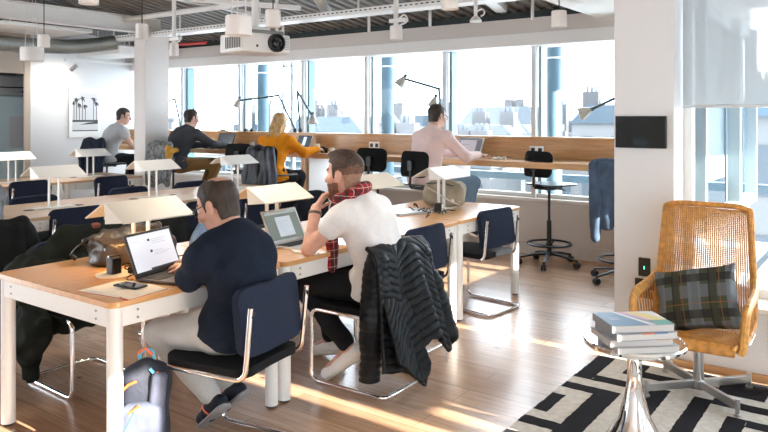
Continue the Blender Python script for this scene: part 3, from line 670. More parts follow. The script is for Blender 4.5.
make_table(-8.78, -7.86, 2.673, 4.49, 'long table of the back row at the far left', TABLEW_SHEEN, (3.9, 4.3))
make_table(-8.78, -7.86, 4.498, 5.56, 'table at the window end of the back row in front of the column', TABLEW_SHEEN, (4.86, 5.3))

# ------------------------------------------------------------------ folded sheet table lamps
LAMPC = mat('lamp_cream', (.70, .64, .54), .5); LAMPW = mat('lamp_white', (.80, .79, .76), .45)
def make_lamp(m):
    t = thing('table_lamp', 'x', 'lamp')
    L = .41; q = MB(); th = .004
    # folded shade: ridge along y, two slopes, open gable ends with folded return flaps
    A = [(-.155, .268), (0, .35), (.155, .268)]
    vs = []; 
    for y in (-L / 2, L / 2):
        for x, z in A: vs.append((x, y, z))
        for x, z in A: vs.append((x, y, z - th * 1.6))
    q.add(vs, [(0, 1, 7, 6), (1, 2, 8, 7), (3, 9, 10, 4), (4, 10, 11, 5), (0, 6, 9, 3), (2, 5, 11, 8), (0, 3, 4, 1), (1, 4, 5, 2), (6, 7, 10, 9), (7, 8, 11, 10)])
    q.build('lamp_shade', m, t, sharp=20)
    # folded gussets closing the gable ends halfway, as in cut sheet metal
    for s in (-1, 1):
        g = MB(); y = s * (L / 2 - .002); A3 = [(0, .347), (.153, .266), (.012, .25)]
        g.add([(x, y - .0015, z) for x, z in A3] + [(x, y + .0015, z) for x, z in A3], [(0, 2, 1), (3, 4, 5), (0, 1, 4, 3), (1, 2, 5, 4), (2, 0, 3, 5)]); g.build('gable_fold', m, t, sharp=20)
    for y in (-.042, .042): MB().b(-.012, .012, y - .005, y + .005, .006, .335).build('post', m, t, bevel=.0015)
    MB().b(-.05, .05, -.17, .17, 0, .007).build('base_plate', m, t, bevel=.002)
    MB().b(-.02, .02, -.1, .1, .318, .328).build('light_strip', mat('strip_warm', (1, .85, .6), .5, emit=(1, .8, .5), estr=.6), t)
    return t
lampA = make_lamp(LAMPC); lampB = make_lamp(LAMPW)
def put_lamp(src, used, x, y, lb, yaw=0):
    if not used: src.location = (x, y, .74); src['label'] = lb; src['group'] = 'folded metal table lamps'; src.rotation_euler = (0, 0, R(yaw)); return src
    return copy_thing(src, (x, y, .74), yaw, lb)
for k, (x, y, lb) in enumerate(((-3.05, 2.14, 'cream folded table lamp nearest the camera, over the leather bag'), (-3.05, 3.05, 'cream folded table lamp behind the silver laptop screen'), (-3.05, 4.03, 'cream folded table lamp half hidden by the bearded man\'s shoulder'))): put_lamp(lampA, k, x, y, lb)
l = bpy.data.lights.new('lamp_light', 'AREA'); l.shape = 'RECTANGLE'; l.size = .03; l.size_y = .2; l.energy = 1.4; l.color = (1, .62, .28)
lo = bpy.data.objects.new('lamp_light', l); COL.objects.link(lo); lo.parent = lampA; lo.location = (0, 0, .312)
for k, (x, y, lb) in enumerate(((-3.04, 4.985, 'white folded table lamp in front of the beige backpack'), (-5.70, 3.16, 'white folded table lamp over the navy chair at the left of the middle row'), (-5.70, 4.13, 'white folded table lamp in front of the column foot'), (-5.70, 5.15, 'white folded table lamp left of the dark jacket on the blonde woman\'s chair'),
        (-8.30, 4.10, 'white folded table lamp at the left edge of the picture, back row'), (-8.30, 5.08, 'white folded table lamp below the palm tree picture, back row'))): put_lamp(lampB, k, x, y, lb)

# ------------------------------------------------------------------ cantilever chairs
NAVY = mat('navy_upholstery', (.018, .024, .044), .9, var=.25, vscale=160, bump=.35, bscale=260, sheen=.3)
SEATB = mat('black_upholstery', (.010, .011, .013), .85, bump=.3, bscale=240, sheen=.2)
def make_chair():
    t = thing('cantilever_chair', 'x', 'chair')
    w = .212
    def side(s): return [(s * w, -.235, .72), (s * w, -.205, .415), (s * w, .25, .415), (s * w, .255, .0125), (s * w, -.255, .0125)]
    path = side(-1) + side(1)[::-1]
    MB().tube(fillet(path, .055, 6), .0115, 12).build('frame', CHROME, t)
    Mx = Matrix.Translation((0, -.195, .645)) @ Euler((R(-7), 0, 0)).to_matrix().to_4x4()
    MB().rrect(.44, .285, .055, -.02, .016, Mx, bend=.025).build('backrest', NAVY, t, bevel=.006, seg=2, sharp=50)
    s = MB(); Ms = Matrix.Translation((0, .02, .443)) @ Euler((R(-90), 0, 0)).to_matrix().to_4x4()
    s.rrect(.43, .45, .07, -.021, .019, Ms, bend=.008); s.build('seat', SEATB, t, bevel=.014, seg=3, sharp=60)
    u = MB()
    for sx in (-1, 1): u.tube([(sx * .20, -.245, .70), (sx * .214, -.238, .68)], .006, 8); u.tube([(sx * .20, .1, .412), (sx * .212, .1, .415)], .01, 8)
    u.build('fixings', BLACKP, t)
    return t
chair = make_chair()
CH_ = [(-2.40, 2.18, 100, 'navy and chrome cantilever chair the man in the navy sweater sits on'),
       (-2.44, 3.22, 90, 'cantilever chair under the black puffer jacket, with the bearded man on it'),
       (-2.66, 3.90, 90, 'empty navy cantilever chair pushed in just right of the puffer jacket'),
       (-2.69, 4.97, 83, 'empty navy cantilever chair with sun patches at the window end of the front row'),
       (-3.76, 2.27, -92, 'cantilever chair under the dark coat on the far side of the nearest table'),
       (-3.98, 3.15, -90, 'cantilever chair across the table from the silver laptop'),
       (-3.98, 4.62, -90, 'cantilever chair under the black fluffy jacket beyond the silver laptop'),
       (-5.41, 3.10, 88, 'navy cantilever chair left of the cream lamp nearest the camera'),
       (-4.97, 4.03, 90, 'navy cantilever chair showing just right of the navy sweater man\'s head'),
       (-4.98, 4.64, 90, 'navy cantilever chair under the cream lamp behind the silver laptop'),
       (-4.98, 2.20, 90, 'chair under the black jacket of the person in grey at the left edge'),
       (-6.12, 3.30, -90, 'chair back just showing beyond the middle row table at the left'),
       (-6.12, 4.26, -90, 'chair back just showing beyond the middle row table, in front of another navy chair'),
       (-6.12, 5.05, -90, 'chair back just showing above the navy sweater man\'s head'),
       (-8.0, 4.06, 90, 'navy chair facing the back row at the far left'),
       (-7.80, 4.94, 92, 'navy chair facing the back row, left of the column')]
for k, (x, y, a, lb) in enumerate(CH_):
    if k == 0: chair.location = (x, y, 0); chair.rotation_euler = (0, 0, R(a)); chair['label'] = lb; chair['group'] = 'navy and chrome cantilever chairs'
    else: copy_thing(chair, (x, y, 0), a, lb)

# ------------------------------------------------------------------ drafting stools
def make_stool():
    t = thing('drafting_stool', 'x', 'stool')
    for k in range(5):
        a = 2 * PI * k / 5 + .3; e = Vector((.30 * math.cos(a), .30 * math.sin(a), .075))
        lg = MB().tube([(0, 0, .12), (e.x * .5, e.y * .5, .105), tuple(e)], [.026, .02, .014], 10, flat=.7).build('base_arm', BLACKP, t)
        c = MB(); n = Vector((-math.sin(a), math.cos(a), 0))
        for s in (-.014, .014): c.cyl(Vector((e.x, e.y, .03)) + n * (s - .008), Vector((e.x, e.y, .03)) + n * (s + .008), .03, n=14)
        c.cyl((e.x, e.y, .03), (e.x, e.y, .08), .008, n=8); c.build('caster', BLACKP, lg)
    MB().cyl((0, 0, .09), (0, 0, .45), .024, n=18).cyl((0, 0, .45), (0, 0, .78), .014, n=14).build('column', BLACKP, t)
    r = MB(); r.tube([(.215 * math.cos(2 * PI * k / 36), .215 * math.sin(2 * PI * k / 36), .215) for k in range(36)], .011, 8, closed=True)
    for k in range(3): a = 2 * PI * k / 3; r.cyl((0, 0, .19), (.21 * math.cos(a), .21 * math.sin(a), .213), .008, n=8)
    r.cyl((0, 0, .17), (0, 0, .22), .034, n=16); r.build('foot_ring', BLACKM, t)
    MB().b(-.09, .09, -.12, .10, .765, .80).cyl((.05, .0, .775), (.2, .02, .77), .006, n=8).build('mechanism', BLACKP, t, bevel=.01)
    Ms = Matrix.Translation((0, .03, .815)) @ Euler((R(-90), 0, 0)).to_matrix().to_4x4()
    MB().rrect(.42, .40, .09, -.008, .008, Ms, bend=0).build('seat', mat('stool_seat', (.035, .04, .043), .28), t, bevel=.004)
    MB().tube(fillet([(0, -.08, .785), (0, -.215, .785), (0, -.21, 1.0)], .05), .016, 10, flat=.6).b(-.03, .03, -.225, -.195, .96, 1.06).build('back_bar', BLACKP, t, bevel=.004)
    Mb = Matrix.Translation((0, -.185, 1.025)) @ Euler((R(-6), 0, 0)).to_matrix().to_4x4()
    MB().rrect(.38, .26, .065, -.008, .008, Mb, bend=.035).build('backrest', mat('stool_back', (.009, .010, .010), .8), t, bevel=.004)
    return t
stool = make_stool()
ST_ = [(-2.86, 6.78, -22, 'empty black drafting stool standing clear by the counter, right of the pink shirt man'),
       (-3.88, 6.05, -12, 'black drafting stool under the man in the pink shirt'),
       (-4.72, 6.38, 8, 'black drafting stool back just right of the bearded man\'s head'),
       (-6.85, 6.35, 20, 'black drafting stool between the man in the dark sweater and the blonde woman'),
       (-5.98, 6.02, 0, 'black drafting stool under the blonde woman, hidden by the dark jacket'),
       (-7.84, 6.0, 4, 'black drafting stool under the man in the dark sweater'),
       (-9.45, 6.05, 0, 'black drafting stool under the man in the light grey shirt'),
       (-2.02, 6.48, 5, 'drafting stool half hidden by the pier, with the blue jacket on it')]
for k, (x, y, a, lb) in enumerate(ST_):
    if k == 0: stool.location = (x, y, 0); stool.rotation_euler = (0, 0, R(a)); stool['label'] = lb; stool['group'] = 'black drafting stools at the counter'
    else:
        q_ = copy_thing(stool, (x, y, 0), a, lb)
        if k == 7: q_.scale = (1, 1, .94)

# ------------------------------------------------------------------ task lamps on the counter
DARKARM = mat('arm_dark', (.10, .16, .18), .3, .7); HEADM = mat('task_head', (.60, .58, .54), .4, .3)
def task_lamp(base, elbow, head, hdir, lb, low=True):
    """base, elbow, head are (dx, dz) points along the window; arms lie parallel to it"""
    x, y, z = base; t = thing('task_lamp', lb, 'lamp', base, 0, 'jointed task lamps on the counter')
    MB().cyl((0, 0, 0), (0, 0, .05), .025, n=14).build('clamp', BLACKP, t)
    e = Vector((elbow[0] - x, elbow[1] - y, elbow[2] - z)); h = Vector((head[0] - x, head[1] - y, head[2] - z))
    MB().cyl((0, 0, .04), tuple(e), .015, n=8).build('lower_arm', DARKARM, t)
    MB().cyl(tuple(e), tuple(h), .015, n=8).build('upper_arm', DARKARM, t)
    MB().ball(tuple(e), .018, 12).build('joint', DARKARM, t)
    d = Vector(hdir).normalized(); M = d.to_track_quat('Z', 'Y').to_matrix()
    hd = MB().lathe([(.018, -.03), (.03, .0), (.045, .02), (.072, .095), (.069, .095), (.040, .02), (0, .005)], tuple(h), 24, M).build('lamp_head', HEADM, t)
    MB().cyl(tuple(h - d * .06), tuple(h - d * .02), .02, n=12).build('socket', DARKARM, hd)
zt = 1.285
task_lamp((-9.16, 7.16, zt), (-9.17, 7.05, 1.77), (-9.72, 6.95, 1.70), (-.1, 0, -1), 'task lamp with dark arms left of the man in the dark sweater')
task_lamp((-6.70, 7.14, zt), (-6.92, 7.05, 1.79), (-7.66, 7.0, 1.73), (-.35, 0, -1), 'task lamp reaching left over the counter beside the blonde woman\'s head')
task_lamp((-6.60, 7.14, zt), (-6.57, 7.05, 1.84), (-6.20, 6.95, 1.50), (.05, -.1, -1), 'task lamp hanging its head down right of the blonde woman')
task_lamp((-4.34, 7.14, zt), (-4.30, 7.0, 1.82), (-4.74, 6.92, 1.95), (-.55, -.1, -.8), 'task lamp with a pale head raised left above the pink shirt man')
task_lamp((-4.46, 7.14, zt), (-4.34, 7.0, 1.73), (-4.31, 6.93, 1.70), (-.25, -.1, -1), 'task lamp with its pale head folded down just behind the pink shirt man\'s head')
task_lamp((-2.1, 7.14, zt), (-2.0, 7.0, 1.80), (-2.50, 6.92, 1.56), (-.8, -.2, -.35), 'task lamp with a pale head beside the pier')

# ------------------------------------------------------------------ laptops
SILV = mat('laptop_silver', (.66, .67, .68), .3, .8); DKGR = mat('laptop_dark', (.10, .085, .085), .35, .5); KEYB = mat('keyboard_black', (.015, .015, .016), .5)
def laptop(loc, yaw, w, d, tilt, shell, page, lines, estr, lb, bezel=None, group='open laptops', bars=()):
    t = thing('laptop', lb, 'laptop', loc, yaw, group)            # local: hinge along x at y=0, keyboard towards -y
    MB().b(-w / 2, w / 2, -d, 0, 0, .014).build('base', shell, t, bevel=.004)
    kb = MB()
    for r_ in range(5):
        for k in range(12): kb.b(-w * .44 + k * w * .0735, -w * .44 + k * w * .0735 + w * .062, -d * .12 - r_ * d * .085 - d * .07, -d * .12 - r_ * d * .085, .014, .0165)
    kb.build('keyboard', KEYB, t); MB().b(-.05, .05, -d * .93, -d * .62, .014, .0148).build('touchpad', mat('touchpad', (.30, .30, .31), .35), t)
    M = Matrix.Translation((0, .004, .012)) @ Euler((R(-tilt), 0, 0)).to_matrix().to_4x4(); h = d * .98
    def pl(mb_, x0, x1, y0, y1, z0, z1):
        o = MB().b(x0, x1, y0, y1, z0, z1); mb_.add([M @ Vector(v) for v in o.v], o.f); return mb_
    ld = pl(MB(), -w / 2, w / 2, 0, .007, 0, h).build('lid', shell, t, bevel=.003)
    if bezel: pl(MB(), -w / 2 + .003, w / 2 - .003, -.0012, .001, .003, h - .003).build('bezel', bezel, ld)
    pm_ = mat('screen_page_%.2f_%.2f_%.2f' % page, page, .15, emit=page, estr=estr)
    ds = pl(MB(), -w / 2 + .014, w / 2 - .014, -.002, .0, .022, h - .014).build('display', pm_, t)
    for (x0, x1, z0, z1, c_) in lines + list(bars):
        pl(MB(), -w / 2 + .014 + x0 * (w - .028), -w / 2 + .014 + x1 * (w - .028), -.0026, -.0015, .022 + z0 * (h - .036), .022 + z1 * (h - .036)).build('page_element', mat('scr_%.2f_%.2f_%.2f' % c_, c_, .2, emit=c_, estr=estr), ds)
    return t
gl, dk_, md = (.72, .76, .84), (.06, .06, .07), (.50, .54, .62)
LN = [(0, 1, .93, 1, (.66, .71, .80)), (.42, .46, .78, .84, dk_), (.46, .47, .77, .85, dk_), (.50, .86, .80, .815, md), (.50, .78, .75, .765, md), (.50, .84, .69, .705, md), (.42, .47, .46, .53, dk_), (.50, .72, .48, .495, md), (.50, .88, .42, .435, md), (.5, .8, .37, .385, md), (.33, .98, .0, .05, dk_), (.03, .25, .82, .83, md)]
lap1 = laptop((-2.87, 2.125, .74), 104, .325, .215, 22, DKGR, gl, LN, .26, 'dark laptop showing a pale chat page in front of the man in the navy sweater', bezel=KEYB)
mk = MB()   # maker's word below the display, illegibly small: five short strokes
laptop((-2.935, 3.09, .74), 91, .30, .215, 27, SILV, (.10, .12, .11), [(0, 1, .90, 1, (.20, .23, .23)), (.28, .76, .10, .80, (.30, .34, .38))] + [(.34, .34 + .33 * (1 - (i % 3) * .18), .18 + i * .075, .192 + i * .075, (.20, .23, .27)) for i in range(7)], .6, 'silver laptop with a dark document page beside the bearded man')
laptop((-7.74, 6.78, 1.05), 4, .32, .22, 22, DKGR, (.07, .08, .09), [(.35, .6, .4, .45, (.11, .12, .13))], .5, 'dark laptop on the counter in front of the man in the dark sweater', bezel=KEYB)
laptop((-6.27, 6.80, 1.05), -14, .31, .21, 20, SILV, (.035, .05, .06), [(.40, .66, .25, .95, (.42, .47, .60))], .6, 'silver laptop with a black screen on the counter in front of the blonde woman', bezel=KEYB)
laptop((-3.84, 6.83, 1.05), -8, .34, .23, 24, SILV, (.30, .28, .30), [(.0, 1, .9, 1, (.12, .12, .13)), (.78, 1, .1, .9, (.10, .10, .11)), (.0, .06, .1, .9, (.12, .12, .12)), (.1, .5, .6, .63, (.2, .19, .2))], .5, 'silver laptop with a grey screen on the counter beside the pink shirt man', bezel=None)
sl = thing('laptop', 'closed silver laptop lying on the front row table behind the bearded man\'s shoulder', 'laptop', (-3.12, 4.62, .74), 70, 'open laptops')
sl['group'] = 'closed laptops'
MB().b(-.16, .16, -.11, .11, 0, .011).build('base', SILV, sl, bevel=.004); MB().b(-.16, .16, -.11, .11, .012, .018).build('lid', SILV, sl, bevel=.004)

# ------------------------------------------------------------------ things on the near table
nb = thing('notebook', 'open cream notebook lying on the near corner of the oak table', 'notebook', (-2.745, 1.835, .7405), 8)
q = MB(); N_ = 12
for s in (-1, 1):
    vs = []
    for i in range(N_ + 1):
        x = s * .155 * i / N_; z = .009 * math.sin(PI * min(1, i / N_ * 1.1)) * (1 - .5 * i / N_) + .003 + (.004 if s < 0 else .001) * (1 - i / N_)
        for y in (-.105, .105): vs += [(x, y, z), (x, y, 0)]
    fs = []
    for i in range(N_): a = i * 4; fs += [(a, a + 4, a + 6, a + 2), (a + 1, a + 3, a + 7, a + 5), (a, a + 1, a + 5, a + 4), (a + 2, a + 6, a + 7, a + 3)]
    fs += [(N_ * 4, N_ * 4 + 1, N_ * 4 + 3, N_ * 4 + 2), (0, 2, 3, 1)]
    q.add(vs, fs)
q.build('pages', mat('paper_cream', (.82, .77, .66), .8), nb)
MB().b(-.158, .158, -.108, .108, -.0004, .0012).build('cover', mat('notebook_cover', (.45, .08, .05), .6), nb)
MB().tube([(.10, -.105, .005), (.13, -.118, .003), (.16, -.12, .001)], .002, 6).build('ribbon', mat('ribbon_red', (.6, .05, .04), .6), nb)
ph = thing('phone', 'black phone lying on the open notebook', 'phone', (-2.735, 1.865, .7525), 98)
MB().b(-.035, .035, -.07, .07, 0, .008).build('body', BLACKP, ph, bevel=.003); MB().b(-.031, .031, -.062, .062, .0079, .0086).build('display', mat('phone_glass', (.01, .01, .012), .04), ph)
for sx in (-.012, .012): MB().b(sx - .006, sx + .006, .045, .058, .0085, .0089).build('icon', mat('icon_grey', (.3, .31, .32), .3), ph)
hub = thing('power_hub', 'black power socket block on a pale round plate beside the leather bag', 'power hub', (-3.05, 1.99, .74))
MB().lathe([(.085, 0), (.085, .004), (.078, .006), (0, .006)], (0, 0, 0), 32).build('plate', mat('hub_plate', (.72, .66, .55), .5), hub)
MB().b(-.026, .026, -.026, .026, .006, .085).build('socket_block', BLACKP, hub, bevel=.005)
MB().b(-.006, .006, -.03, .03, .085, .095).build('adapter_pins', CHROME, hub)
rg = random.Random(5)
cb = MB()
for k in range(4):
    p = [(rg.uniform(-.03, .03), rg.uniform(-.03, .03), .02 + .01 * k)]; a = rg.uniform(0, 6)
    for i in range(14): a += rg.uniform(-.8, .9); p.append((p[-1][0] + .016 * math.cos(a), p[-1][1] + .022 * math.sin(a) + .006, max(.011, p[-1][2] + rg.uniform(-.008, .007))))
    cb.tube(fillet(p, .01, 2), .0035, 6)
tag(cb.build('cable', BLACKP, None, loc=(-2.99, 2.03, .737)), 'tangle of black cable around the power socket block', 'cable')
pd = thing('power_adapter', 'black laptop power adapter on its side next to the power block', 'adapter', (-3.0, 2.09, .745), 30)
MB().b(-.03, .03, -.055, .055, 0, .03).build('body', BLACKP, pd, bevel=.006); MB().cyl((0, .055, .015), (.01, .09, .01), .004, n=8).build('cord_stub', BLACKP, pd)
wc = MB().tube(fillet([(-2.72, 2.88, .744), (-2.68, 2.96, .743), (-2.70, 3.02, .743), (-2.80, 3.04, .743), (-2.86, 3.0, .743), (-2.90, 2.93, .745)], .04), .003, 6)
tag(wc.build('cable', mat('cable_white', (.82, .80, .76), .5)), 'thin white charging cable on the table before the silver laptop', 'cable')
tag(MB().b(-.09, .09, -.03, .03, 0, .003).build('paper_slip', mat('paper_white', (.80, .78, .80), .7), loc=(-2.68, 2.94, .7405)), 'white slip of paper under the bearded man\'s elbow', 'paper')
jr = thing('glass_jar', 'small jar with a green band between silver laptop and elbow', 'jar', (-2.99, 3.40, .74))
MB().lathe([(.03, 0), (.034, .02), (.034, .075), (.028, .085), (.026, .085), (.03, .07), (.03, .01), (0, .008)], (0, 0, 0), 20).build('body', mat('jar_glass', (.70, .73, .70), .1), jr)
MB().cyl((0, 0, .02), (0, 0, .036), .0348, n=20).build('band', mat('green_band', (.10, .50, .18), .5), jr)
ch = thing('charger_cube', 'black and white charger cube beside the white folded lamp', 'charger', (-2.97, 4.83, .74), 20)
MB().b(-.03, .03, -.03, .03, 0, .07).build('body', BLACKP, ch, bevel=.004); MB().b(.028, .032, -.024, .024, .012, .062).build('front_plate', LEGW, ch)
cb = MB(); rg = random.Random(9)
for k in range(5):
    p = [(rg.uniform(-.06, .06), rg.uniform(-.06, .06), .01)]; a = rg.uniform(0, 6)
    for i in range(16): a += rg.uniform(-.9, 1.); p.append((p[-1][0] + .02 * math.cos(a), p[-1][1] + .02 * math.sin(a), min(.09, max(.006, p[-1][2] + rg.uniform(-.02, .022)))))
    cb.tube(fillet(p, .012, 2), .004, 6)
tag(cb.build('cable', BLACKP, None, loc=(-3.03, 4.73, .74)), 'loose coil of black cable in front of the beige backpack', 'cable')
# things on the counter
for (x, y, r_, h, c_, lb, nm, cat) in ((-5.87, 6.66, .035, .11, (.70, .74, .66), 'tall glass with a green band on the counter beside the blonde woman', 'drinking_glass', 'glass'), (-5.79, 6.68, .028, .075, (.03, .03, .03), 'small black jar on the counter beside the blonde woman', 'jar', 'jar'), (-5.73, 6.66, .026, .06, (.05, .05, .05), 'second small black jar, next to the white cup', 'jar', 'jar')):
    o = thing(nm, lb, cat, (x, y, 1.05)); MB().lathe([(r_ * .9, 0), (r_, h * .2), (r_, h), (r_ * .9, h), (r_ * .9, .01), (0, .008)], (0, 0, 0), 20).build('body', mat(nm + '_%d' % (h * 1000), c_, .15), o)
    MB().cyl((0, 0, h * .2), (0, 0, h * .5), r_ * 1.02, n=20).build('band', mat('lime_band', (.42, .62, .16), .5) if nm == 'drinking_glass' else BLACKM, o)
cp = thing('cup', 'small white cup on the counter right of the black jars', 'cup', (-5.65, 6.68, 1.05)); MB().lathe([(.025, 0), (.034, .03), (.036, .065), (.033, .065), (.03, .03), (0, .01)], (0, 0, 0), 20).build('bowl', LEGW, cp); MB().tube([(.034, 0, .05), (.055, 0, .045), (.052, 0, .02), (.03, 0, .015)], .004, 6).build('handle', LEGW, cp)
o = thing('white_earphones', 'small white headphones lying on the counter right of the pink shirt man\'s hand', 'headphones', (-3.34, 6.62, 1.05)); MB().tube([(.06 * math.cos(a), .045 * math.sin(a), .012 + .012 * math.sin(a * 1.5) ** 2) for a in [k * .25 for k in range(21)]], .008, 8).build('band', LEGW, o)
for a in (0, 5.0): MB().ball((.06 * math.cos(a), .045 * math.sin(a), .022), (.022, .016, .02)).build('ear_cup', LEGW, o)
for k, (x, w_, h, lb) in enumerate(((-8.15, .16, .02, 'flat dark clamp lying on the ledge above the dark sweater man\'s laptop'), (-7.65, .05, .04, 'small black clamp on the ledge beside the thick column'), (-7.52, .07, .045, 'small black clip on the ledge left of the blonde woman'))):
    o = MB().b(-w_ / 2, w_ / 2, -.03, .03, 0, h * .6).b(-w_ / 4, w_ / 4, -.02, .02, h * .5, h).build('ledge_clamp', BLACKP, bevel=.004, loc=(x, 7.13, 1.285)); tag(o, lb, 'clamp')
o = thing('water_glass', 'clear tumbler on the counter between dark sweater man and blonde woman', 'glass', (-7.05, 6.68, 1.05)); MB().lathe([(.03, 0), (.034, .11), (.031, .11), (.027, .01), (0, .008)], (0, 0, 0), 20).build('body', mat('tumbler', (.55, .52, .47), .1), o)
o = thing('black_mug', 'small black mug on the counter left of the tumbler', 'mug', (-7.32, 6.72, 1.05)); MB().lathe([(.035, 0), (.038, .08), (.034, .08), (.03, .01), (0, .008)], (0, 0, 0), 20).build('body', BLACKP, o); MB().tube([(.036, 0, .065), (.06, 0, .06), (.058, 0, .025), (.034, 0, .018)], .005, 6).build('handle', BLACKP, o)

# ------------------------------------------------------------------ lounge: rug, side table, books, rattan chair, cushion
rug = thing('rug', 'cream rug with black stepped bands under the rattan chair', 'rug', (0, 0, 0))
CREAM = mat('rug_cream', (.60, .57, .52), .95, var=.12, vscale=30, bump=.6, bscale=180); RBLK = mat('rug_black', (.018, .018, .022), .95, bump=.6, bscale=180)
MB().b(-1.515, .7, 2.0, 4.43, 0, .006).build('pile', CREAM, rug)
RC = [(-1.515, -1.41, 3.94, 4.37), (-1.41, -1.0, 3.94, 4.03), (-1.115, -1.0, 3.0, 3.94), (-1.515, -1.21, 3.75, 3.84), (-1.33, -1.21, 2.66, 3.75), (-1.515, -1.44, 3.38, 3.64), (-1.515, -1.33, 3.20, 3.29), (-1.515, -1.44, 2.82, 3.09), (-1.515, -1.33, 2.66, 2.75),
      (-1.30, -.80, 4.145, 4.24), (-1.30, -1.20, 4.24, 4.355), (-1.0, -.77, 4.365, 4.415), (-.88, -.79, 3.0, 4.03), (-.79, -.20, 3.98, 4.07), (-.80, -.565, 4.16, 4.425), (-.69, -.60, 3.2, 3.86), (-.60, -.20, 3.775, 3.86), (-.49, -.40, 3.1, 3.68), (-.2, -.1, 3.0, 4.07), (-.40, -.2, 4.16, 4.42),
      (-1.115, -.79, 2.9, 3.0), (-.9, -.2, 2.6, 2.7), (-1.2, -1.1, 2.1, 2.66), (-.69, -.2, 3.1, 3.2), (0, .1, 2.2, 4.3), (.2, .6, 3.0, 3.1), (.2, .6, 3.6, 3.7), (.2, .6, 4.1, 4.2)]
q = MB()
for a, b_, c_, d in RC:    # woven bands with slightly uneven hand-made edges
    n = max(2, int((b_ - a) / .03)); m2 = max(2, int((d - c_) / .03)); rg = random.Random(int(a * 977 + c_ * 331))
    top = [(a + (b_ - a) * i / n, d + rg.uniform(-.003, .003)) for i in range(n + 1)]; bot = [(a + (b_ - a) * i / n, c_ + rg.uniform(-.003, .003)) for i in range(n, -1, -1)]
    q.prism(bot + [(a + rg.uniform(-.002, .003), c_ + (d - c_) * i / m2) for i in range(1, m2)] + top + [(b_ + rg.uniform(-.003, .002), d - (d - c_) * i / m2) for i in range(1, m2)], .004, .0075)
q.build('black_bands', RBLK, rug)
tb = thing('side_table', 'round chrome tulip side table carrying the books', 'table', (-.935, 3.155, .0075))
MB().lathe([(.0, .494), (.208, .494), (.214, .498), (.216, .512), (.212, .518), (.204, .518), (.202, .514), (.0, .514)], (0, 0, 0), 56).build('tabletop', CHROME, tb)
MB().lathe([(.19, 0), (.19, .006), (.165, .025), (.135, .065), (.100, .118), (.068, .18), (.045, .26), (.032, .34), (.030, .42), (.05, .475), (.075, .495), (0, .497)], (0, 0, 0), 40).build('pedestal', CHROME, tb)
PAGE = mat('book_pages', (.58, .57, .55), .8)
cov = [mat('cover_grey', (.42, .43, .43), .5), mat('cover_white', (.52, .53, .53), .5), mat('cover_slate', (.30, .33, .36), .5), mat('cover_blue', (.20, .33, .45), .5)]
zb = .5215; BK = [(43, .015, .005, .272, .20, .027, 0, 'bottom book of the stack on the chrome table, pale grey'), (42, -.012, .0, .275, .205, .027, 1, 'second book from the bottom on the chrome table, white with an orange spine mark'), (45, .008, -.004, .27, .20, .029, 2, 'third book from the bottom on the chrome table, slate with orange and blue spine marks'), (42, -.005, .0, .273, .20, .031, 3, 'top book on the chrome table, with a blue, pink and yellow cover')]
for a, dx, dy, w_, d_, h, ci, lb in BK:
    b_ = thing('book', lb, 'book', (-.914 + dx, 3.073 + dy, zb), a, 'books stacked on the chrome side table')
    MB().b(-w_ / 2, w_ / 2, -d_ / 2, d_ / 2, 0, .0025).b(-w_ / 2, w_ / 2, -d_ / 2, d_ / 2, h - .0025, h).b(-w_ / 2, -w_ / 2 + .003, -d_ / 2, d_ / 2, 0, h).build('cover', cov[ci] if ci != 3 else mat('cover_slate', (.3, .33, .36), .5), b_, bevel=.0008)
    MB().b(-w_ / 2 + .003, w_ / 2 - .003, -d_ / 2 + .003, d_ / 2 - .003, .0025, h - .0025).build('pages', PAGE, b_)
    if ci == 3:
        X, Y = w_ / 2 - .001, d_ / 2 - .001
        for poly, c_ in (([(-X, -Y), (.105 - X + .06, -Y), (-X + .085, Y), (-X, Y)], (.17, .29, .42)), ([(-X + .165, -Y), (-X + .19, -Y), (-X + .105, Y), (-X + .085, Y)], (.75, .75, .76)), ([(-X + .185, -Y * .35), (-X + .20, -Y * .3), (-X + .135, Y), (-X + .105, Y)], (.66, .45, .66)), ([(-X + .20, -Y * .3), (X, -Y * .3), (X - .05, Y * .7), (-X + .18, Y * .9), (-X + .135, Y)], (.78, .66, .30)), ([(-X + .19, -Y), (X, -Y), (X, -Y * .35), (-X + .205, -Y * .35)], (.16, .42, .38)), ([(-X + .18, Y * .9), (X - .05, Y * .7), (X, -Y * .3), (X, Y), (-X + .135, Y)], (.74, .75, .74))):
            MB().prism(poly, h - .0002, h + .0006).build('cover_print', mat('print_%.2f_%.2f' % c_[:2], c_, .45), b_)
        q = MB()
        for i in range(2): q.b(-X + .03, -X + .075, .01 - .022 * i, .014 - .022 * i, h + .0005, h + .0009)
        q.build('title_lines', mat('title_white', (.7, .72, .74), .5), b_)
    else:
        for (x0, x1, c_) in (((), ((.06, .12, (.70, .30, .12)),), ((-.02, .03, (.62, .22, .12)), (.03, .09, (.12, .22, .40))))[ci]):
            MB().b(x0, x1, -d_ / 2 - .0006, -d_ / 2 + .01, h - .0045, h + .0003).build('edge_mark', mat('mark_%.2f' % c_[0], c_, .5), b_)
    zb += h + .0006

RAT = mat('rattan', (.56, .25, .05), .45, var=.35, vscale=30, bump=.3, bscale=90); RATL = mat('rattan_light', (.62, .31, .075), .45, var=.25, vscale=40)
rc = thing('rattan_chair', 'woven honey-coloured rattan armchair on a steel star base', 'armchair', (-.875, 4.10, .0075), 180)   # local +y faces the camera side
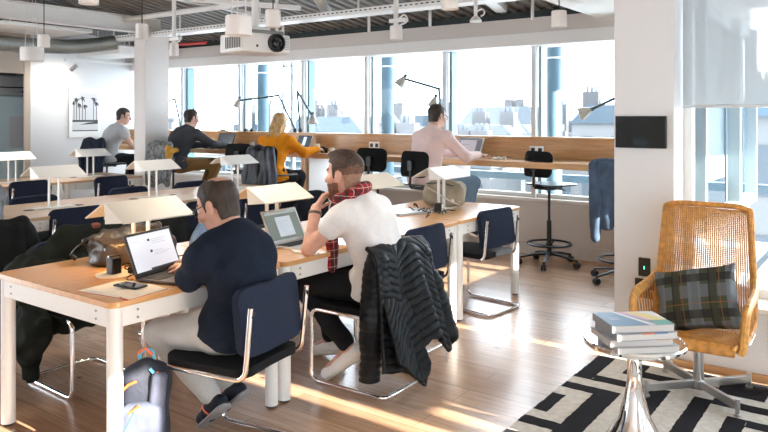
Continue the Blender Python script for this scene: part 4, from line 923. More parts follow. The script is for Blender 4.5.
# seat/back centreline profile in local (y, z): front edge, seat, curve up into the tall back
prof = [(.30, .355), (.28, .372), (.18, .36), (.06, .345), (-.05, .345), (-.115, .375), (-.15, .44), (-.175, .55), (-.20, .70), (-.222, .85), (-.235, .975)]
wid = [.225, .235, .245, .25, .25, .252, .255, .25, .240, .230, .222]
def smooth(ps, n=40):
    P = np.array(ps, float); t = np.linspace(0, len(P) - 1, n); out = []
    for u in t:
        i = min(int(u), len(P) - 2); f = u - i; p0, p1, p2, p3 = P[max(i - 1, 0)], P[i], P[i + 1], P[min(i + 2, len(P) - 1)]
        out.append(.5 * ((2 * p1) + (p2 - p0) * f + (2 * p0 - 5 * p1 + 4 * p2 - p3) * f * f + (3 * p1 - p0 - 3 * p2 + p3) * f ** 3))
    return out
SP = smooth([(a, b_, w_) for (a, b_), w_ in zip(prof, wid)], 60)
def cane(fr):     # fr in -1..1 across
    return [(fr * w_, y - .045 * fr * fr * 0 + .03 * fr * fr, z) for y, z, w_ in SP]
wv = MB(); nC = 42
for i in range(nC):
    fr = -0.97 + 1.94 * i / (nC - 1); pts = cane(fr); r_ = .0052 if i % 2 else .0046
    wv.tube(pts[24:], r_, 6)
wv.build('back_canes', RATL, rc)
wv = MB()
for i in range(nC): fr = -0.97 + 1.94 * i / (nC - 1); wv.tube(cane(fr)[:25], .0042, 6)
wv.build('seat_canes', RATL, rc)
wf = MB(); ws = MB()
def weft(k, amp, r_):
    y, z, w_ = SP[k]; n = 92; pts = []
    yb, zb2, _ = SP[min(k + 1, 59)]; d = Vector((0, yb - y, zb2 - z)).normalized() if k < 59 else Vector((0, 0, 1)); nr = Vector((0, -d.z, d.y))
    for i in range(n + 1):
        fr = -1 + 2 * i / n; p = Vector((fr * w_, y + .03 * fr * fr, z)) + nr * (amp * math.sin(i * PI / 2 * 1.0 + (k % 2) * PI)); pts.append(p)
    wf.tube(pts, r_, 5, flat=.8)
def at(k): 
    k = max(0, min(59, k)); return k
# dense weft over the upper back, open canes lower down, dense seat
zsteps = [i * .40 for i in range(int(59 / .40) + 1)]
for u in zsteps:
    k = int(u); y, z, w_ = SP[k]
    f = u - k; k2 = min(k + 1, 59); P_ = [SP[k][j] * (1 - f) + SP[k2][j] * f for j in range(3)]
    band = (.62 < z < .985 and not (.765 < z < .79)) if k > 22 else True
    if not band: continue
    pts = []; ph = (int(round(u / .40)) % 2) * PI; n = 92
    d = Vector((0, SP[k2][0] - SP[k][0], SP[k2][1] - SP[k][1])).normalized() if k2 > k else Vector((0, -.1, .99)); nr = Vector((0, -d.z, d.y))
    for i in range(n + 1):
        fr = -1 + 2 * i / n; pts.append(Vector((fr * P_[2], P_[0] + .03 * fr * fr, P_[1])) + nr * (.0042 * math.sin(i * PI / 2 + ph)))
    (wf if k > 22 else ws).tube(pts, .0028, 5)
wf.build('woven_strands', RAT, rc); ws.build('seat_weave', RAT, rc)
fr_ = MB()
L_e = [Vector((1.0 * w_, y + .03, z)) for y, z, w_ in SP]; R_e = [Vector((-1.0 * w_, y + .03, z)) for y, z, w_ in SP]
fr_.tube(fillet(L_e[22:] + [Vector((p_, SP[-1][0] + .03 * (p_ / .205) ** 2, SP[-1][1] + .018)) for p_ in (.17, .06, -.06, -.17)] + R_e[22:][::-1], .03, 3), .0165, 10)
fr_.build('back_rim', RAT, rc)
fr_ = MB(); fr_.tube([Vector((.23 - .46 * i / 12, .305 + .012 * math.sin(PI * i / 12), .345)) for i in range(13)], .03, 12); fr_.tube(L_e[:26], .014, 8); fr_.tube(R_e[:26], .014, 8); fr_.build('seat_rim', RAT, rc)
for s in (-1, 1):
    ar = MB(); path = [(s * .247, -.165, .60), (s * .262, -.08, .565), (s * .272, .05, .55), (s * .275, .20, .545), (s * .272, .262, .51), (s * .262, .272, .36), (s * .25, .27, .33)]
    ar.tube(fillet(path, .05, 5), .021, 10, flat=1.5); ar.build('armrest', RATL, rc)
    ap = MB()
    for i in range(9):
        y = -.11 + i * .043; ap.cyl((s * (.262 + .02 * i / 9), y, .565), (s * .25, y, .36), .005, n=6)
    ap.build('arm_canes', RAT, rc)
MB().cyl((0, 0, .05), (0, 0, .30), .027, n=20).cyl((0, 0, .28), (0, 0, .31), .033, n=20).cyl((0, 0, .03), (0, 0, .07), .034, n=20).build('post', STEEL, rc)
MB().b(-.16, .16, -.14, .16, .312, .326).build('seat_plate', STEEL, rc, bevel=.003)
for sx in (-1, 1): MB().tube(fillet([(sx * .24, .26, .335), (sx * .25, .0, .30), (sx * .25, -.14, .32)], .05), .007, 8).build('under_rod', CHROME, rc)
for k in range(4):
    a = R(47 + 90 * k); e = Vector((.31 * math.cos(a), .31 * math.sin(a), .05)); M = Euler((0, 0, a)).to_matrix()
    lg = MB().box(e * .5 + Vector((0, 0, .027)), (.30, .022, .042), M).build('base_arm', STEEL, rc, bevel=.003)
    MB().cyl((e.x, e.y, 0), (e.x, e.y, .012), .018, n=14).cyl((e.x, e.y, .012), (e.x, e.y, .085), .012, n=14).build('glide', STEEL, lg)
# plaid cushion leaning on the back
PLAID = plaid_mat('plaid_cloth', (.05, .058, .032), [(0, 1, .10, .34, (.14, .16, .19), .85), (2, 1, .05, .36, (.14, .16, .19), .6), (0, 1, .55, .22, (.012, .010, .012), .85), (2, 1, .6, .22, (.012, .010, .012), .8), (0, 2, .0, .35, (.07, .075, .03), .35), (0, 1, .27, .02, (.30, .10, .03), .7), (2, 1, .22, .02, (.30, .10, .03), .7)], 5.2)
cu = SDF((-.28, -.13, -.25), (.28, .13, .25), .008)
def cush(X, Y, Z):
    a, b_ = np.abs(X) / .225, np.abs(Z) / .175; prof_ = .062 * np.sqrt(np.clip((1 - np.minimum(a, 1) ** 3.2) * (1 - np.minimum(b_, 1) ** 3.2), 0, 1)) + .006
    ed = np.maximum(a - 1 + .15 * (1 - b_ ** 2), b_ - 1 + .15 * (1 - a ** 2))
    return np.maximum((np.abs(Y) - prof_) * .6, ed * .18).astype(np.float32)
cu.merge((-.3, -.2, -.3), (.3, .2, .3), cush, 0); cu.disp(wr(4, .004, 26))
co = cu.build('cushion', PLAID)
co.location = (-.865, 4.02, .53); co.rotation_euler = (R(-24), R(-15), R(-6)); tag(co, 'green and grey plaid cushion leaning in the rattan chair', 'cushion')
# ------------------------------------------------------------------ coats, bags, backpacks
def hard_noise(name, col, rough=.7, bump=.5, bscale=60, var=.25, vscale=10): return mat(name, col, rough, var=var, vscale=vscale, bump=bump, bscale=bscale)
def coat(lb, loc, yaw, zt, w, yb, hem, m, seed, quilt=0., sm=None, sl=(.5, .45), spread=(.06, .06), cat='jacket', name='jacket', res=.011, thick=.03, lining=None, front=.25):
    """a garment slung over a chair back: back panel, front part over the seat side, two sleeves"""
    t = thing(name, lb, cat, loc, yaw, 'jackets hung on chair backs')
    s = SDF((-w / 2 - .22, yb - .16, zt - hem - .06), (w / 2 + .22, yb + .22, zt + .09), res)
    s.cone((-w / 2 + .01, yb, zt - .005), (w / 2 - .01, yb, zt - .005), .042, .042, .02)
    H = hem / 2
    s.rbox((0, yb - .038, zt - H), (w / 2 + .0, thick * .6, H), .02, .03)
    s.rbox((-w * .22, yb - .05, zt - H * 1.08), (w * .24, thick, H * 1.08), .025, .03, rot=Euler((0, R(5), 0)).to_matrix())
    s.rbox((w * .26, yb - .05, zt - H * .95), (w * .2, thick, H * .95), .025, .03, rot=Euler((0, R(-6), 0)).to_matrix())
    s.rbox((0, yb + .045, zt - front / 2), (w / 2, .02, front / 2), .018, .03)
    fold = wr(seed, .018, 34, (1, 1, .18)); s.disp(fold)
    if quilt: s.disp(lambda X, Y, Z: (-.008 * np.abs(np.sin(PI * (Z + .22 * np.abs(X + .06) + .03 * np.sin(9 * X)) / quilt))).astype(np.float32))
    s.build('jacket_body', m, t)
    for k, sg in enumerate((-1, 1)):
        ln = sl[k]; q = SDF((sg * w / 2 - .16, yb - .17, zt - ln - .08), (sg * w / 2 + .16, yb + .12, zt + .05), res)
        a = (sg * (w / 2 - .01), yb - .02, zt - .03); b_ = (sg * (w / 2 + spread[k]), yb - .05, zt - ln * .5); c_ = (sg * (w / 2 + spread[k] * .7), yb - .06, zt - ln)
        q.cone(a, b_, .062, .056, .02, flat=((0, 1, 0), 1.25)); q.cone(b_, c_, .056, .043, .02, flat=((0, 1, 0), 1.2)); q.disp(wr(seed + 3 + k, .008, 40, (1, 1, .5)))
        if quilt: q.disp(lambda X, Y, Z: (-.008 * np.abs(np.sin(PI * (Z + .1 * X * sg) / quilt))).astype(np.float32))
        q.build('sleeve', sm or m, t)
    return t
PUFF = mat('puffer_nylon', (.008, .010, .012), .40, bump=.25, bscale=90, sheen=.15)
BLKC = hard_noise('black_cloth', (.012, .014, .014), .85); BLKG = hard_noise('black_green_cloth', (.011, .014, .011), .85)
# puffer jacket on the bearded man's chair (its own, larger drape)
t = thing('puffer_jacket', 'black quilted puffer jacket draped over the bearded man\'s chair', 'jacket', (-2.44, 3.22, 0), 90, 'jackets hung on chair backs')
qf = lambda p, tilt: (lambda X, Y, Z: (-.0075 * np.abs(np.sin(PI * (Z + tilt * X + .010 * np.sin(14 * X + 4 * Z)) / p)) ** .55).astype(np.float32))
def interp(xs, ys, u): return float(np.interp(u, xs, ys))
def quilted_sheet(name, parent, x0, x1, zt, L, lean, folds, pitch, tilt, yb, nu=110, nv=130, ph=0.):
    """a quilted panel falling from the chair back: length L(u), leaning outwards, with deepening folds"""
    vs = []; fs = []
    for j in range(nv + 1):
        v = j / nv
        for i in range(nu + 1):
            u = i / nu; l = interp(*L, u); s_ = v * l; x = (x0 + (x1 - x0) * u) ; x += (x - (x0 + x1) / 2) * .16 * v
            over = min(1, s_ / .06); y = yb + .05 * (1 - over) ** 2 - interp(*lean, u) * v ** 1.15; z = zt - s_ + .012 * (1 - over) - .012 * abs(2 * u - 1) ** 3
            k = min(1, v * 1.6 + .08); y -= k * sum(a_ * math.sin(2 * PI * f_ * (u + .06 * v) + p_ + ph) for f_, a_, p_ in folds)
            q = s_ + interp(*tilt, u) * (u - .5); bulge = abs(math.sin(PI * q / pitch)) ** .5; y -= .0085 * bulge
            vs.append((x, y, z))
    for j in range(nv):
        for i in range(nu): a_ = j * (nu + 1) + i; fs.append((a_, a_ + 1, a_ + nu + 2, a_ + nu + 1))
    m = MB(); m.add(vs, fs); o = m.build(name, PUFF, parent, sharp=80); sd = o.modifiers.new('thick', 'SOLIDIFY'); sd.thickness = .018; sd.offset = 0
    return o
fo = ((1.6, .016, .4), (3.4, .012, 1.2), (5.7, .006, 2.))
quilted_sheet('jacket_body', t, -.262, .255, .800, ([0, .1, .22, .33, .43, .52, .66, .76, .84, .92, 1], [.60, .62, .63, .66, .56, .50, .50, .60, .58, .50, .46]), ([0, .3, .5, .75, 1], [.07, .14, .17, .19, .13]), fo, .040, ([0, .3, .34, .6, 1], [-.25, -.35, .35, .2, -.3]), -.225)
quilted_sheet('jacket_front', t, -.225, .225, .795, ([0, .5, 1], [.30, .22, .34]), ([0, 1], [-.05, -.05]), ((2., .01, 0),), .040, ([0, 1], [0, 0]), -.19, 60, 60)
q = SDF((-.42, -.36, .03), (-.08, .10, .84), .007); q.cone((-.20, -.20, .72), (-.235, -.20, .42), .062, .070, .03); q.cone((-.235, -.20, .42), (-.225, -.17, .10), .066, .046, .02); q.disp(wr(8, .008, 26)); q.disp(qf(.041, .15)); q.plane((0, 0, .095), (0, 0, -1)); q.build('sleeve', PUFF, t)
q = SDF((.06, -.52, .12), (.42, 0, .86), .007); q.cone((.20, -.20, .72), (.255, -.29, .45), .055, .062, .03); q.cone((.255, -.29, .45), (.25, -.37, .26), .062, .055, .02); q.disp(wr(9, .008, 26)); q.disp(qf(.041, -.2)); q.build('sleeve', PUFF, t)
fp = quilted_sheet('front_flap', t, -.26, -.055, .56, ([0, .4, .75, 1], [.30, .40, .47, .36]), ([0, .6, 1], [.10, .17, .14]), ((1.1, .014, .5),), .040, ([0, 1], [.16, .16]), -.275, 60, 90)
MB().cyl((.135, -.43, .20), (.136, -.43, .15), .004, n=8).build('zip_pull', STEEL, fp)
# dark coat heaped over the chair across the nearest table
t = thing('coat', 'dark green-black coat heaped over the chair on the far side of the nearest table', 'coat', (-3.95, 2.25, 0), 0, 'jackets hung on chair backs')
s = SDF((-.36, -.42, .02), (.40, .52, .98), .010)
s.cone((-.03, -.12, .66), (-.03, .36, .74), .10, .10, .05); s.rbox((-.03, -.02, .47), (.10, .25, .24), .08, .06)
s.cone((.02, -.20, .60), (.16, -.28, .32), .11, .12, .05, flat=((0, 1, 0), 1.5)); s.cone((.16, -.28, .36), (.13, -.27, .12), .14, .07, .05, flat=((0, 1, 0), 1.6)); s.cone((.0, -.24, .6), (-.08, -.26, .25), .13, .10, .05, flat=((0, 1, 0), 1.5))
s.cone((.10, -.1, .52), (.22, .10, .46), .10, .09, .05); s.cone((-.06, .3, .72), (-.10, .36, .35), .10, .08, .04)
s.disp(wr(21, .022, 22)); s.disp(wr(22, .013, 44)); s.disp(wr(23, .006, 80)); s.build('coat_body', BLKG, t)
q = SDF((-.2, -.38, .56), (.34, .42, 1.0), .010); q.cone((.02, -.20, .66), (.0, .04, .78), .075, .075, .04); q.cone((.0, .04, .78), (.03, .30, .80), .075, .058, .03); q.disp(wr(25, .014, 34)); q.build('sleeve', BLKG, t)
MB().box((.07, .16, .85), (.03, .045, .025), (0, .3, .2)).build('buckle', mat('buckle_red', (.30, .08, .06), .4, .3), t, bevel=.004)
coat('black jacket over the chair of the person in grey at the left edge', (-4.98, 2.20, 0), 90, .79, .46, -.215, .55, BLKC, 31)
coat('dark coat on the chair across from the nearest laptop, behind the lamp posts', (-3.98, 3.15, 0), -90, .79, .44, -.215, .45, BLKC, 33)
coat('black fluffy jacket on the chair beyond the silver laptop', (-3.98, 4.62, 0), -90, .80, .44, -.21, .4, hard_noise('black_fleece', (.010, .011, .016), .95, 1., 120), 35)
coat('black and grey padded jacket hanging on the blonde woman\'s stool', (-5.98, 6.02, 0), 0, 1.13, .33, -.20, .60, hard_noise('charcoal_nylon', (.012, .014, .018), .5), 37, sm=hard_noise('slate_nylon', (.045, .055, .072), .5), sl=(.60, .6), spread=(.05, .06))
coat('grey marbled jacket hanging behind the man in the dark sweater', (-7.84, 6.0, 0), 4, 1.13, .34, -.2, .52, mat('grey_marl', (.20, .21, .22), .8, var=.7, vscale=22), 39, sl=(.5, .5), spread=(.03, .03))
coat('dark navy jacket hanging behind the man in the light grey shirt', (-9.45, 6.05, 0), 0, 1.15, .38, -.2, .5, hard_noise('navy_cloth', (.012, .018, .032), .8), 41)
coat('slate blue jacket hanging on the stool half hidden by the pier', (-2.02, 6.48, 0), 5, 1.085, .40, -.2, .55, hard_noise('slate_blue_cloth', (.085, .125, .19), .8, .3), 43, sl=(.66, .6), spread=(-.02, .05))
s = SDF((-.12, -.1, -.02), (.22, .1, .20), .009); s.cone((-.05, 0, .02), (-.04, 0, .15), .035, .06, .03, flat=((0, 1, 0), 1.6)); s.cone((-.02, 0, .13), (.12, 0, .14), .045, .025, .03); s.disp(wr(50, .010, 40))
o = s.build('mustard_scarf', hard_noise('mustard_cloth', (.55, .30, .06), .85, .4)); o.location = (-7.52, 5.72, .93); tag(o, 'mustard scarf spilling from the grey marbled jacket', 'scarf')

# leather bag on the near table
t = thing('leather_bag', 'slouching dark brown leather bag on the nearest table behind the dark laptop', 'bag', (-3.33, 2.28, .74), 0)
LEA = mat('brown_leather', (.034, .021, .010), .42, var=.7, vscale=6, bump=.5, bscale=50)
s = SDF((-.20, -.30, -.01), (.20, .36, .24), .008)
s.rbox((0, .0, .065), (.11, .235, .064), .03, .03); s.cone((-.02, -.15, .10), (.0, .16, .15), .04, .05, .04); s.cone((.06, -.15, .05), (.07, .15, .05), .05, .055, .04)
s.disp(wr(61, .022, 20, (1, .7, 1.4))); s.disp(wr(62, .012, 44)); s.disp(wr(63, .005, 90)); s.plane((0, 0, .004), (0, 0, -1)); s.build('bag_body', LEA, t)
MB().tube(fillet([(-.02, -.2, .14), (-.08, -.26, .10), (-.14, -.27, .04), (-.17, -.22, .012)], .05), .012, 8, flat=.4).build('strap', LEA, t)
MB().b(.085, .095, -.222, -.212, .06, .095).build('buckle', STEEL, t, bevel=.003)
MB().tube([(.125, -.16 + .03 * i, .10 + .006 * math.sin(i)) for i in range(12)], .004, 6).build('zip', mat('zip_brass', (.4, .28, .12), .4, .8), t)
o = thing('blue_folder', 'small blue cloth pouch standing behind the nearest lamp posts', 'pouch', (-3.24, 2.68, .74), 10)
s = SDF((-.09, -.12, -.01), (.09, .12, .2), .008); s.cone((0, -.03, .03), (0, -.01, .13), .07, .03, .03, flat=((1, 0, 0), 1.5)); s.disp(wr(65, .008, 40)); s.plane((0, 0, .003), (0, 0, -1)); s.build('pouch_body', hard_noise('blue_cloth', (.10, .17, .28), .7, .3), o)

# backpack hanging by the nearest chair
t = thing('backpack', 'navy and grey backpack with orange zip pulls beside the nearest table leg', 'backpack', (-2.605, 1.85, 0), 50)
NB = hard_noise('backpack_navy', (.022, .028, .045), .7, .4); GB = hard_noise('backpack_grey', (.09, .11, .16), .65, .4); CY = mat('cyan_strap', (.12, .42, .58), .5); OR = mat('orange_zip', (.80, .13, .03), .5)
s = SDF((-.17, -.14, -.01), (.17, .14, .52), .008); s.rbox((0, .02, .22), (.105, .062, .22), .06, .03); s.cone((0, .02, .36), (.0, .01, .42), .075, .05, .04, flat=((0, 1, 0), 1.3)); s.disp(wr(71, .010, 24)); s.plane((0, 0, .002), (0, 0, -1)); s.build('bag_body', NB, t)
s = SDF((-.14, -.14, .0), (.14, .02, .36), .008); s.rbox((-.01, -.052, .15), (.085, .034, .145), .035, .02); s.disp(wr(73, .008, 26)); s.build('front_pocket', GB, t)
s = SDF((-.06, -.14, .02), (.12, .02, .46), .008); s.rbox((.045, -.05, .25), (.033, .022, .17), .02, .02, rot=Euler((0, R(6), 0)).to_matrix()); s.build('centre_panel', hard_noise('panel_grey', (.11, .13, .19), .6, .3), t)
MB().tube(fillet([(-.02, .02, .44), (-.03, .02, .49), (.03, .02, .50), (.035, .02, .44)], .03), .008, 8).build('haul_loop', CY, t)
for p in (((-.03, .0, .49), (.0, -.005, .51), (.03, -.005, .48)), ((-.085, -.06, .36), (-.06, -.072, .385), (-.03, -.07, .395)), ((.05, -.05, .42), (.07, -.055, .395), (.075, -.06, .37)), ((-.06, -.088, .27), (-.04, -.092, .285), (-.015, -.09, .30))): MB().tube(list(p), .0055, 8).build('zip_pull', OR, t)
MB().tube([(-.09, -.075, .12), (-.07, -.088, .2), (-.03, -.09, .285)], .010, 8, flat=.6).build('side_strap', CY, t)
MB().tube([(.02, -.03, .43), (.05, -.045, .40), (.06, -.05, .37)], .009, 8, flat=.6).build('top_strap', CY, t)
# beige backpack on the far end of the front row
t = thing('backpack', 'beige canvas backpack lying on the table behind the white folded lamp', 'backpack', (-3.10, 5.14, .74), 32)
CAN = hard_noise('beige_canvas', (.36, .32, .25), .85, .5, 70)
s = SDF((-.24, -.18, -.01), (.24, .18, .32), .008); s.rbox((0, 0, .10), (.17, .115, .10), .07, .04); s.cone((-.06, 0, .14), (.05, .0, .17), .09, .06, .05); s.disp(wr(81, .014, 22)); s.disp(wr(82, .006, 50)); s.plane((0, 0, .003), (0, 0, -1)); s.build('bag_body', CAN, t)
MB().tube(fillet([(-.14, -.10, .17), (-.05, -.135, .12), (.04, -.125, .06), (.12, -.10, .03)], .05), .014, 8, flat=.4).build('shoulder_strap', mat('strap_white', (.62, .58, .50), .7), t)
MB().tube(fillet([(-.15, -.06, .20), (-.02, -.10, .21), (.1, -.06, .17)], .05), .012, 8, flat=.4).build('top_strap', mat('strap_dark', (.08, .075, .06), .7), t)
MB().b(.05, .075, -.128, -.115, .05, .075).b(.1, .125, -.118, -.105, .05, .075).build('buckles', STEELW, t, bevel=.003)
# ------------------------------------------------------------------ people
SKIN = [mat('skin_fair', (.62, .38, .29), .5, var=.08, vscale=30), mat('skin_ruddy', (.60, .335, .245), .5, var=.10, vscale=30)]
LIP = mat('lips', (.42, .16, .13), .45); EYEW = mat('eye_white', (.75, .74, .72), .25); IRIS = mat('iris', (.05, .04, .03), .15); BROW = mat('brow', (.10, .055, .03), .8)
V3 = lambda p: np.array(p, float)
def nrm(v): v = V3(v); return v / max(np.linalg.norm(v), 1e-9)
def frame(up, fwd):
    z = nrm(up); x = np.cross(nrm(fwd), z); x = nrm(x); y = np.cross(z, x); return np.stack([x, y, z], 1)       # columns right, forward, up
def hand(s, W, E, d, n, thumb, curl, sc=1.):
    """palm, four unequal fingers with two bends, thumb from the side of the palm"""
    d = nrm(d); n = nrm(V3(n) - d * np.dot(n, d)); sd = np.cross(d, n) * thumb      # sd points to the thumb side
    W = V3(W); s.cone(E, W, .034 * sc, .026 * sc, .015)
    p1 = W + d * .085 * sc
    for o in (-.026, -.009, .009, .026): s.cone(W + d * .012 + sd * o * .55 * sc, p1 + sd * o * sc, .0145 * sc, .0125 * sc, .010)
    for o, ln, c in ((.027, .070, .9), (.009, .080, 1.), (-.009, .075, 1.05), (-.026, .058, 1.1)):
        b0 = p1 + sd * o * sc - d * .006; a = curl * c; dir_ = d * math.cos(a * .5) + n * math.sin(a * .5) + sd * o * 2.2; b1 = b0 + nrm(dir_) * ln * .45 * sc
        dir_ = d * math.cos(a * 1.2) + n * math.sin(a * 1.2) + sd * o * 1.5; b2 = b1 + nrm(dir_) * ln * .32 * sc
        dir_ = d * math.cos(a * 1.8) + n * math.sin(a * 1.8); b3 = b2 + nrm(dir_) * ln * .23 * sc
        s.cone(b0, b1, .0100 * sc, .0090 * sc, .003); s.cone(b1, b2, .0090 * sc, .0082 * sc, .003); s.cone(b2, b3, .0082 * sc, .0068 * sc, .003)
    t0 = W + d * .022 * sc + sd * .022 * sc; t1 = t0 + nrm(d * .6 + sd * .75 + n * .35) * .042 * sc; t2 = t1 + nrm(d * .85 + sd * .30 + n * .4) * .032 * sc; t3 = t2 + nrm(d * .95 + n * .3) * .022 * sc
    s.cone(t0, t1, .0150 * sc, .0115 * sc, .008); s.cone(t1, t2, .0108 * sc, .0098 * sc, .003); s.cone(t2, t3, .0098 * sc, .0075 * sc, .003)
def human(label, loc, yaw, J, st, h=.006):
    t = thing('person', label, 'person', loc, yaw)
    f = st.get('fat', 1.); fem = st.get('fem', 0)
    H, N, HC = V3(J['hip']), V3(J['neck']), V3(J['head']); SL, SR = V3(J['sl']), V3(J['sr'])
    EL, ER, WL, WR_ = V3(J['el']), V3(J['er']), V3(J['wl']), V3(J['wr']); KL, KR, AL, AR = V3(J['kl']), V3(J['kr']), V3(J['al']), V3(J['ar']); TL, TR = V3(J['tl']), V3(J['tr'])
    Q = frame(J.get('hup', (0, 0, 1)), J['hf']); hs = st.get('hs', 1.)
    HL = lambda *p: HC + Q @ (V3(p) * hs)
    T = frame(N - H, np.cross(N - H, SR - SL)); up = T[:, 2]; fw = T[:, 1]; rt = T[:, 0]
    hunch = st.get('hunch', .03)
    def spine(u): return H * (1 - u) + N * u - fw * hunch * 4 * u * (1 - u)
    hl, hr = H - rt * .09 * f, H + rt * .09 * f
    # -- body
    allp = np.stack([H, N, HL(0, 0, .16), HL(0, .14, 0), HL(0, -.12, 0), SL, SR, EL, ER, WL, WR_, KL, KR, AL, AR, TL, TR, WL + nrm(J['dl']) * .2, WR_ + nrm(J['dr']) * .2, HL(.1, 0, 0), HL(-.1, 0, 0)])
    s = SDF(allp.min(0) - .13, allp.max(0) + .13, h)
    def torso(S_, e, k=.06):
        S_.ell(H + up * .01, V3((.155 * f, .115 * f, .11)) + e, k, T); S_.ell(spine(.28), V3((.135 * f * (1 - .08 * fem), .105 * f, .14)) + e, k, T)
        S_.ell(spine(.60), V3((.150 * f * (1 - .06 * fem), .112 * f, .17)) + e, k, T); S_.ell(spine(.80) + fw * .01, V3((.150 * f * (1 - .08 * fem), .10 * f, .12)) + e, k, T)
        if fem:
            for sg in (-1, 1): S_.ell(spine(.64) + fw * .095 + rt * .065 * sg, V3((.055, .05, .055)) + e, .03, T)
        for A in (SL, SR): S_.cone(spine(.92), A, .062 + e, .055 + e, .05)
    torso(s, 0)
    s.cone(N - up * .05, HC + Q @ V3((0, -.025, -.05)) * hs, .064 - .008 * fem, .054 - .006 * fem, .03); s.cone(SL * .5 + N * .5 - up * .0, SR * .5 + N * .5, .045, .045, .04)
    ua, fa = .047 - .006 * fem, .040 - .005 * fem
    for A, B, C_, d, n, th, cu in ((SL, EL, WL, J['dl'], J['nl'], 1, J.get('cl', .5)), (SR, ER, WR_, J['dr'], J['nr'], -1, J.get('cr', .5))):
        s.cone(A, B, ua, fa - .002, .02); s.cone(B, C_, fa, .027, .015); hand(s, C_, C_ * .8 + B * .2, d, n, th, cu, .95 - .06 * fem)
    for a, K, A, To in ((hl, KL, AL, TL), (hr, KR, AR, TR)): s.cone(a, K, .082 * f, .056, .04); s.cone(K, A, .055, .036, .02); s.cone(A, To, .036, .026, .02)
    # head
    E_ = lambda c, r, k=.015: s.ell(HL(*c), V3(r) * hs, k, Q)
    E_((0, -.012, .038), (.074, .094, .085)); E_((0, .022, -.040), (.056, .066, .072), .03); E_((0, .060, -.092), (.026, .024, .020), .03); E_((0, .072, .028), (.050, .022, .014), .02)
    for sg in (-1, 1):
        E_((sg * .046, .058, -.018), (.024, .024, .020), .02); E_((sg * .076, -.008, -.005), (.010, .019, .031), .006); E_((sg * .079, -.014, .010), (.009, .016, .018), .004)
        s.ell(HL(sg * .032, .094, .008), V3((.017, .013, .011)) * hs, .01, Q, 's'); E_((sg * .031, .0775, .008), (.0125, .0125, .0125), .0)
    s.cone(HL(0, .088, .014), HL(0, .112, -.026), .0085 * hs, .0135 * hs, .010)
    for sg in (-1, 1): s.cone(HL(sg * .010, .100, -.030), HL(sg * .013, .094, -.030), .0075 * hs, .007 * hs, .006)
    E_((0, .083, -.054), (.025, .013, .0075), .006); E_((0, .081, -.066), (.022, .012, .0075), .006)
    def mf(P):
        L = (P - HC) @ Q / hs; m = np.zeros(len(P), int); ax = np.abs(L[:, 0])
        m[(ax < .027) & (L[:, 1] > .078) & (np.abs(L[:, 2] + .060) < .013)] = 1
        e = np.sqrt((ax - .031) ** 2 + (L[:, 1] - .0775) ** 2 + (L[:, 2] - .008) ** 2) < .0142; m[e] = 2; m[e & (np.sqrt((ax - .031) ** 2 + (L[:, 2] - .008) ** 2) < .006)] = 3
        m[(ax > .014) & (ax < .052) & (L[:, 1] > .06) & (np.abs(L[:, 2] - .034) < .006)] = 4; return m
    s.build('body', [st.get('skin', SKIN[0]), LIP, EYEW, IRIS, BROW], t, mf)
    # -- hair
    def headshape(S_, g):
        S_.ell(HL(0, -.012, .038), (V3((.074, .094, .085)) + g) * hs, .01, Q); S_.ell(HL(0, .0, -.03), (V3((.060, .076, .07)) + g) * hs, .02, Q); S_.cone(N - up * .0 + (HC - N) * .2, HC + Q @ V3((0, -.025, -.05)) * hs, .054 + g, .052 + g, .03)
    hm = st['hair_mat']; g0 = st.get('hair_g', .010)
    S_ = SDF(HC - .19, HC + .19, min(h, .0055)); headshape(S_, g0)
    if st.get('quiff'): S_.ell(HL(0, .035, .110), V3((.050, .050, .018)) * hs, .03, Q)
    if st.get('vol'): S_.ell(HL(0, -.03, .05), V3((.084, .096, .088)) * hs, .03, Q)
    def region(X, Y, Z):
        l = [(X - HC[0]) * Q[0, i] + (Y - HC[1]) * Q[1, i] + (Z - HC[2]) * Q[2, i] for i in range(3)]; x, y, z = [a / hs for a in l]
        nape = st.get('nape', -.075)
        line = np.where(y > .03, .062 + (y - .03) * .25, np.where(y > -.004, np.where(y > .012, -.012 - .0 * y, .020), np.where(y > -.03, .022 + (y + .004) * 1.6, nape + (y + .10) * .1)))
        if st.get('topline'): line = np.where(y > .03, line, np.where(y > .012, np.minimum(line, st['topline']), st['topline']))
        d = (line - z) * .8
        if st.get('bald'): d = np.maximum(d, .046 - np.sqrt((x / 1.) ** 2 + ((y + .055) / 1.2) ** 2 + ((z - .118) / 1.) ** 2)); d = np.maximum(d, np.minimum(y - .045, z - .04) * .8)
        return d.astype(np.float32)
    S_.merge(HC - .2, HC + .2, region, 0, 'i'); S_.disp(wr(st.get('seed', 1), .0022, 130))
    ho = S_.build('hair', hm, t)
    if st.get('fade'):      # clipped sides, a thin darker shadow of hair
      for z0, z1, g_, fm in ((st['nape2'], .012, .0028, st['fade']), (.004, .06, .0042, st['fade2'])):
        F_ = SDF(HC - .17, HC + .17, .005); headshape(F_, g_)
        def fr(X, Y, Z):
            l = [(X - HC[0]) * Q[0, i] + (Y - HC[1]) * Q[1, i] + (Z - HC[2]) * Q[2, i] for i in range(3)]; x, y, z = [a / hs for a in l]
            return np.maximum(np.maximum(z0 - z, z - z1), np.maximum(y - .035, (y + .03 - 0) * np.where(z < -.02, 1, -1) * .0 + np.where((y > -.03) & (z < .022), .01, -.01))).astype(np.float32)
        F_.merge(HC - .2, HC + .2, fr, 0, 'i'); F_.disp(wr(4, .002, 120)); F_.build('clipped_hair', fm, t)
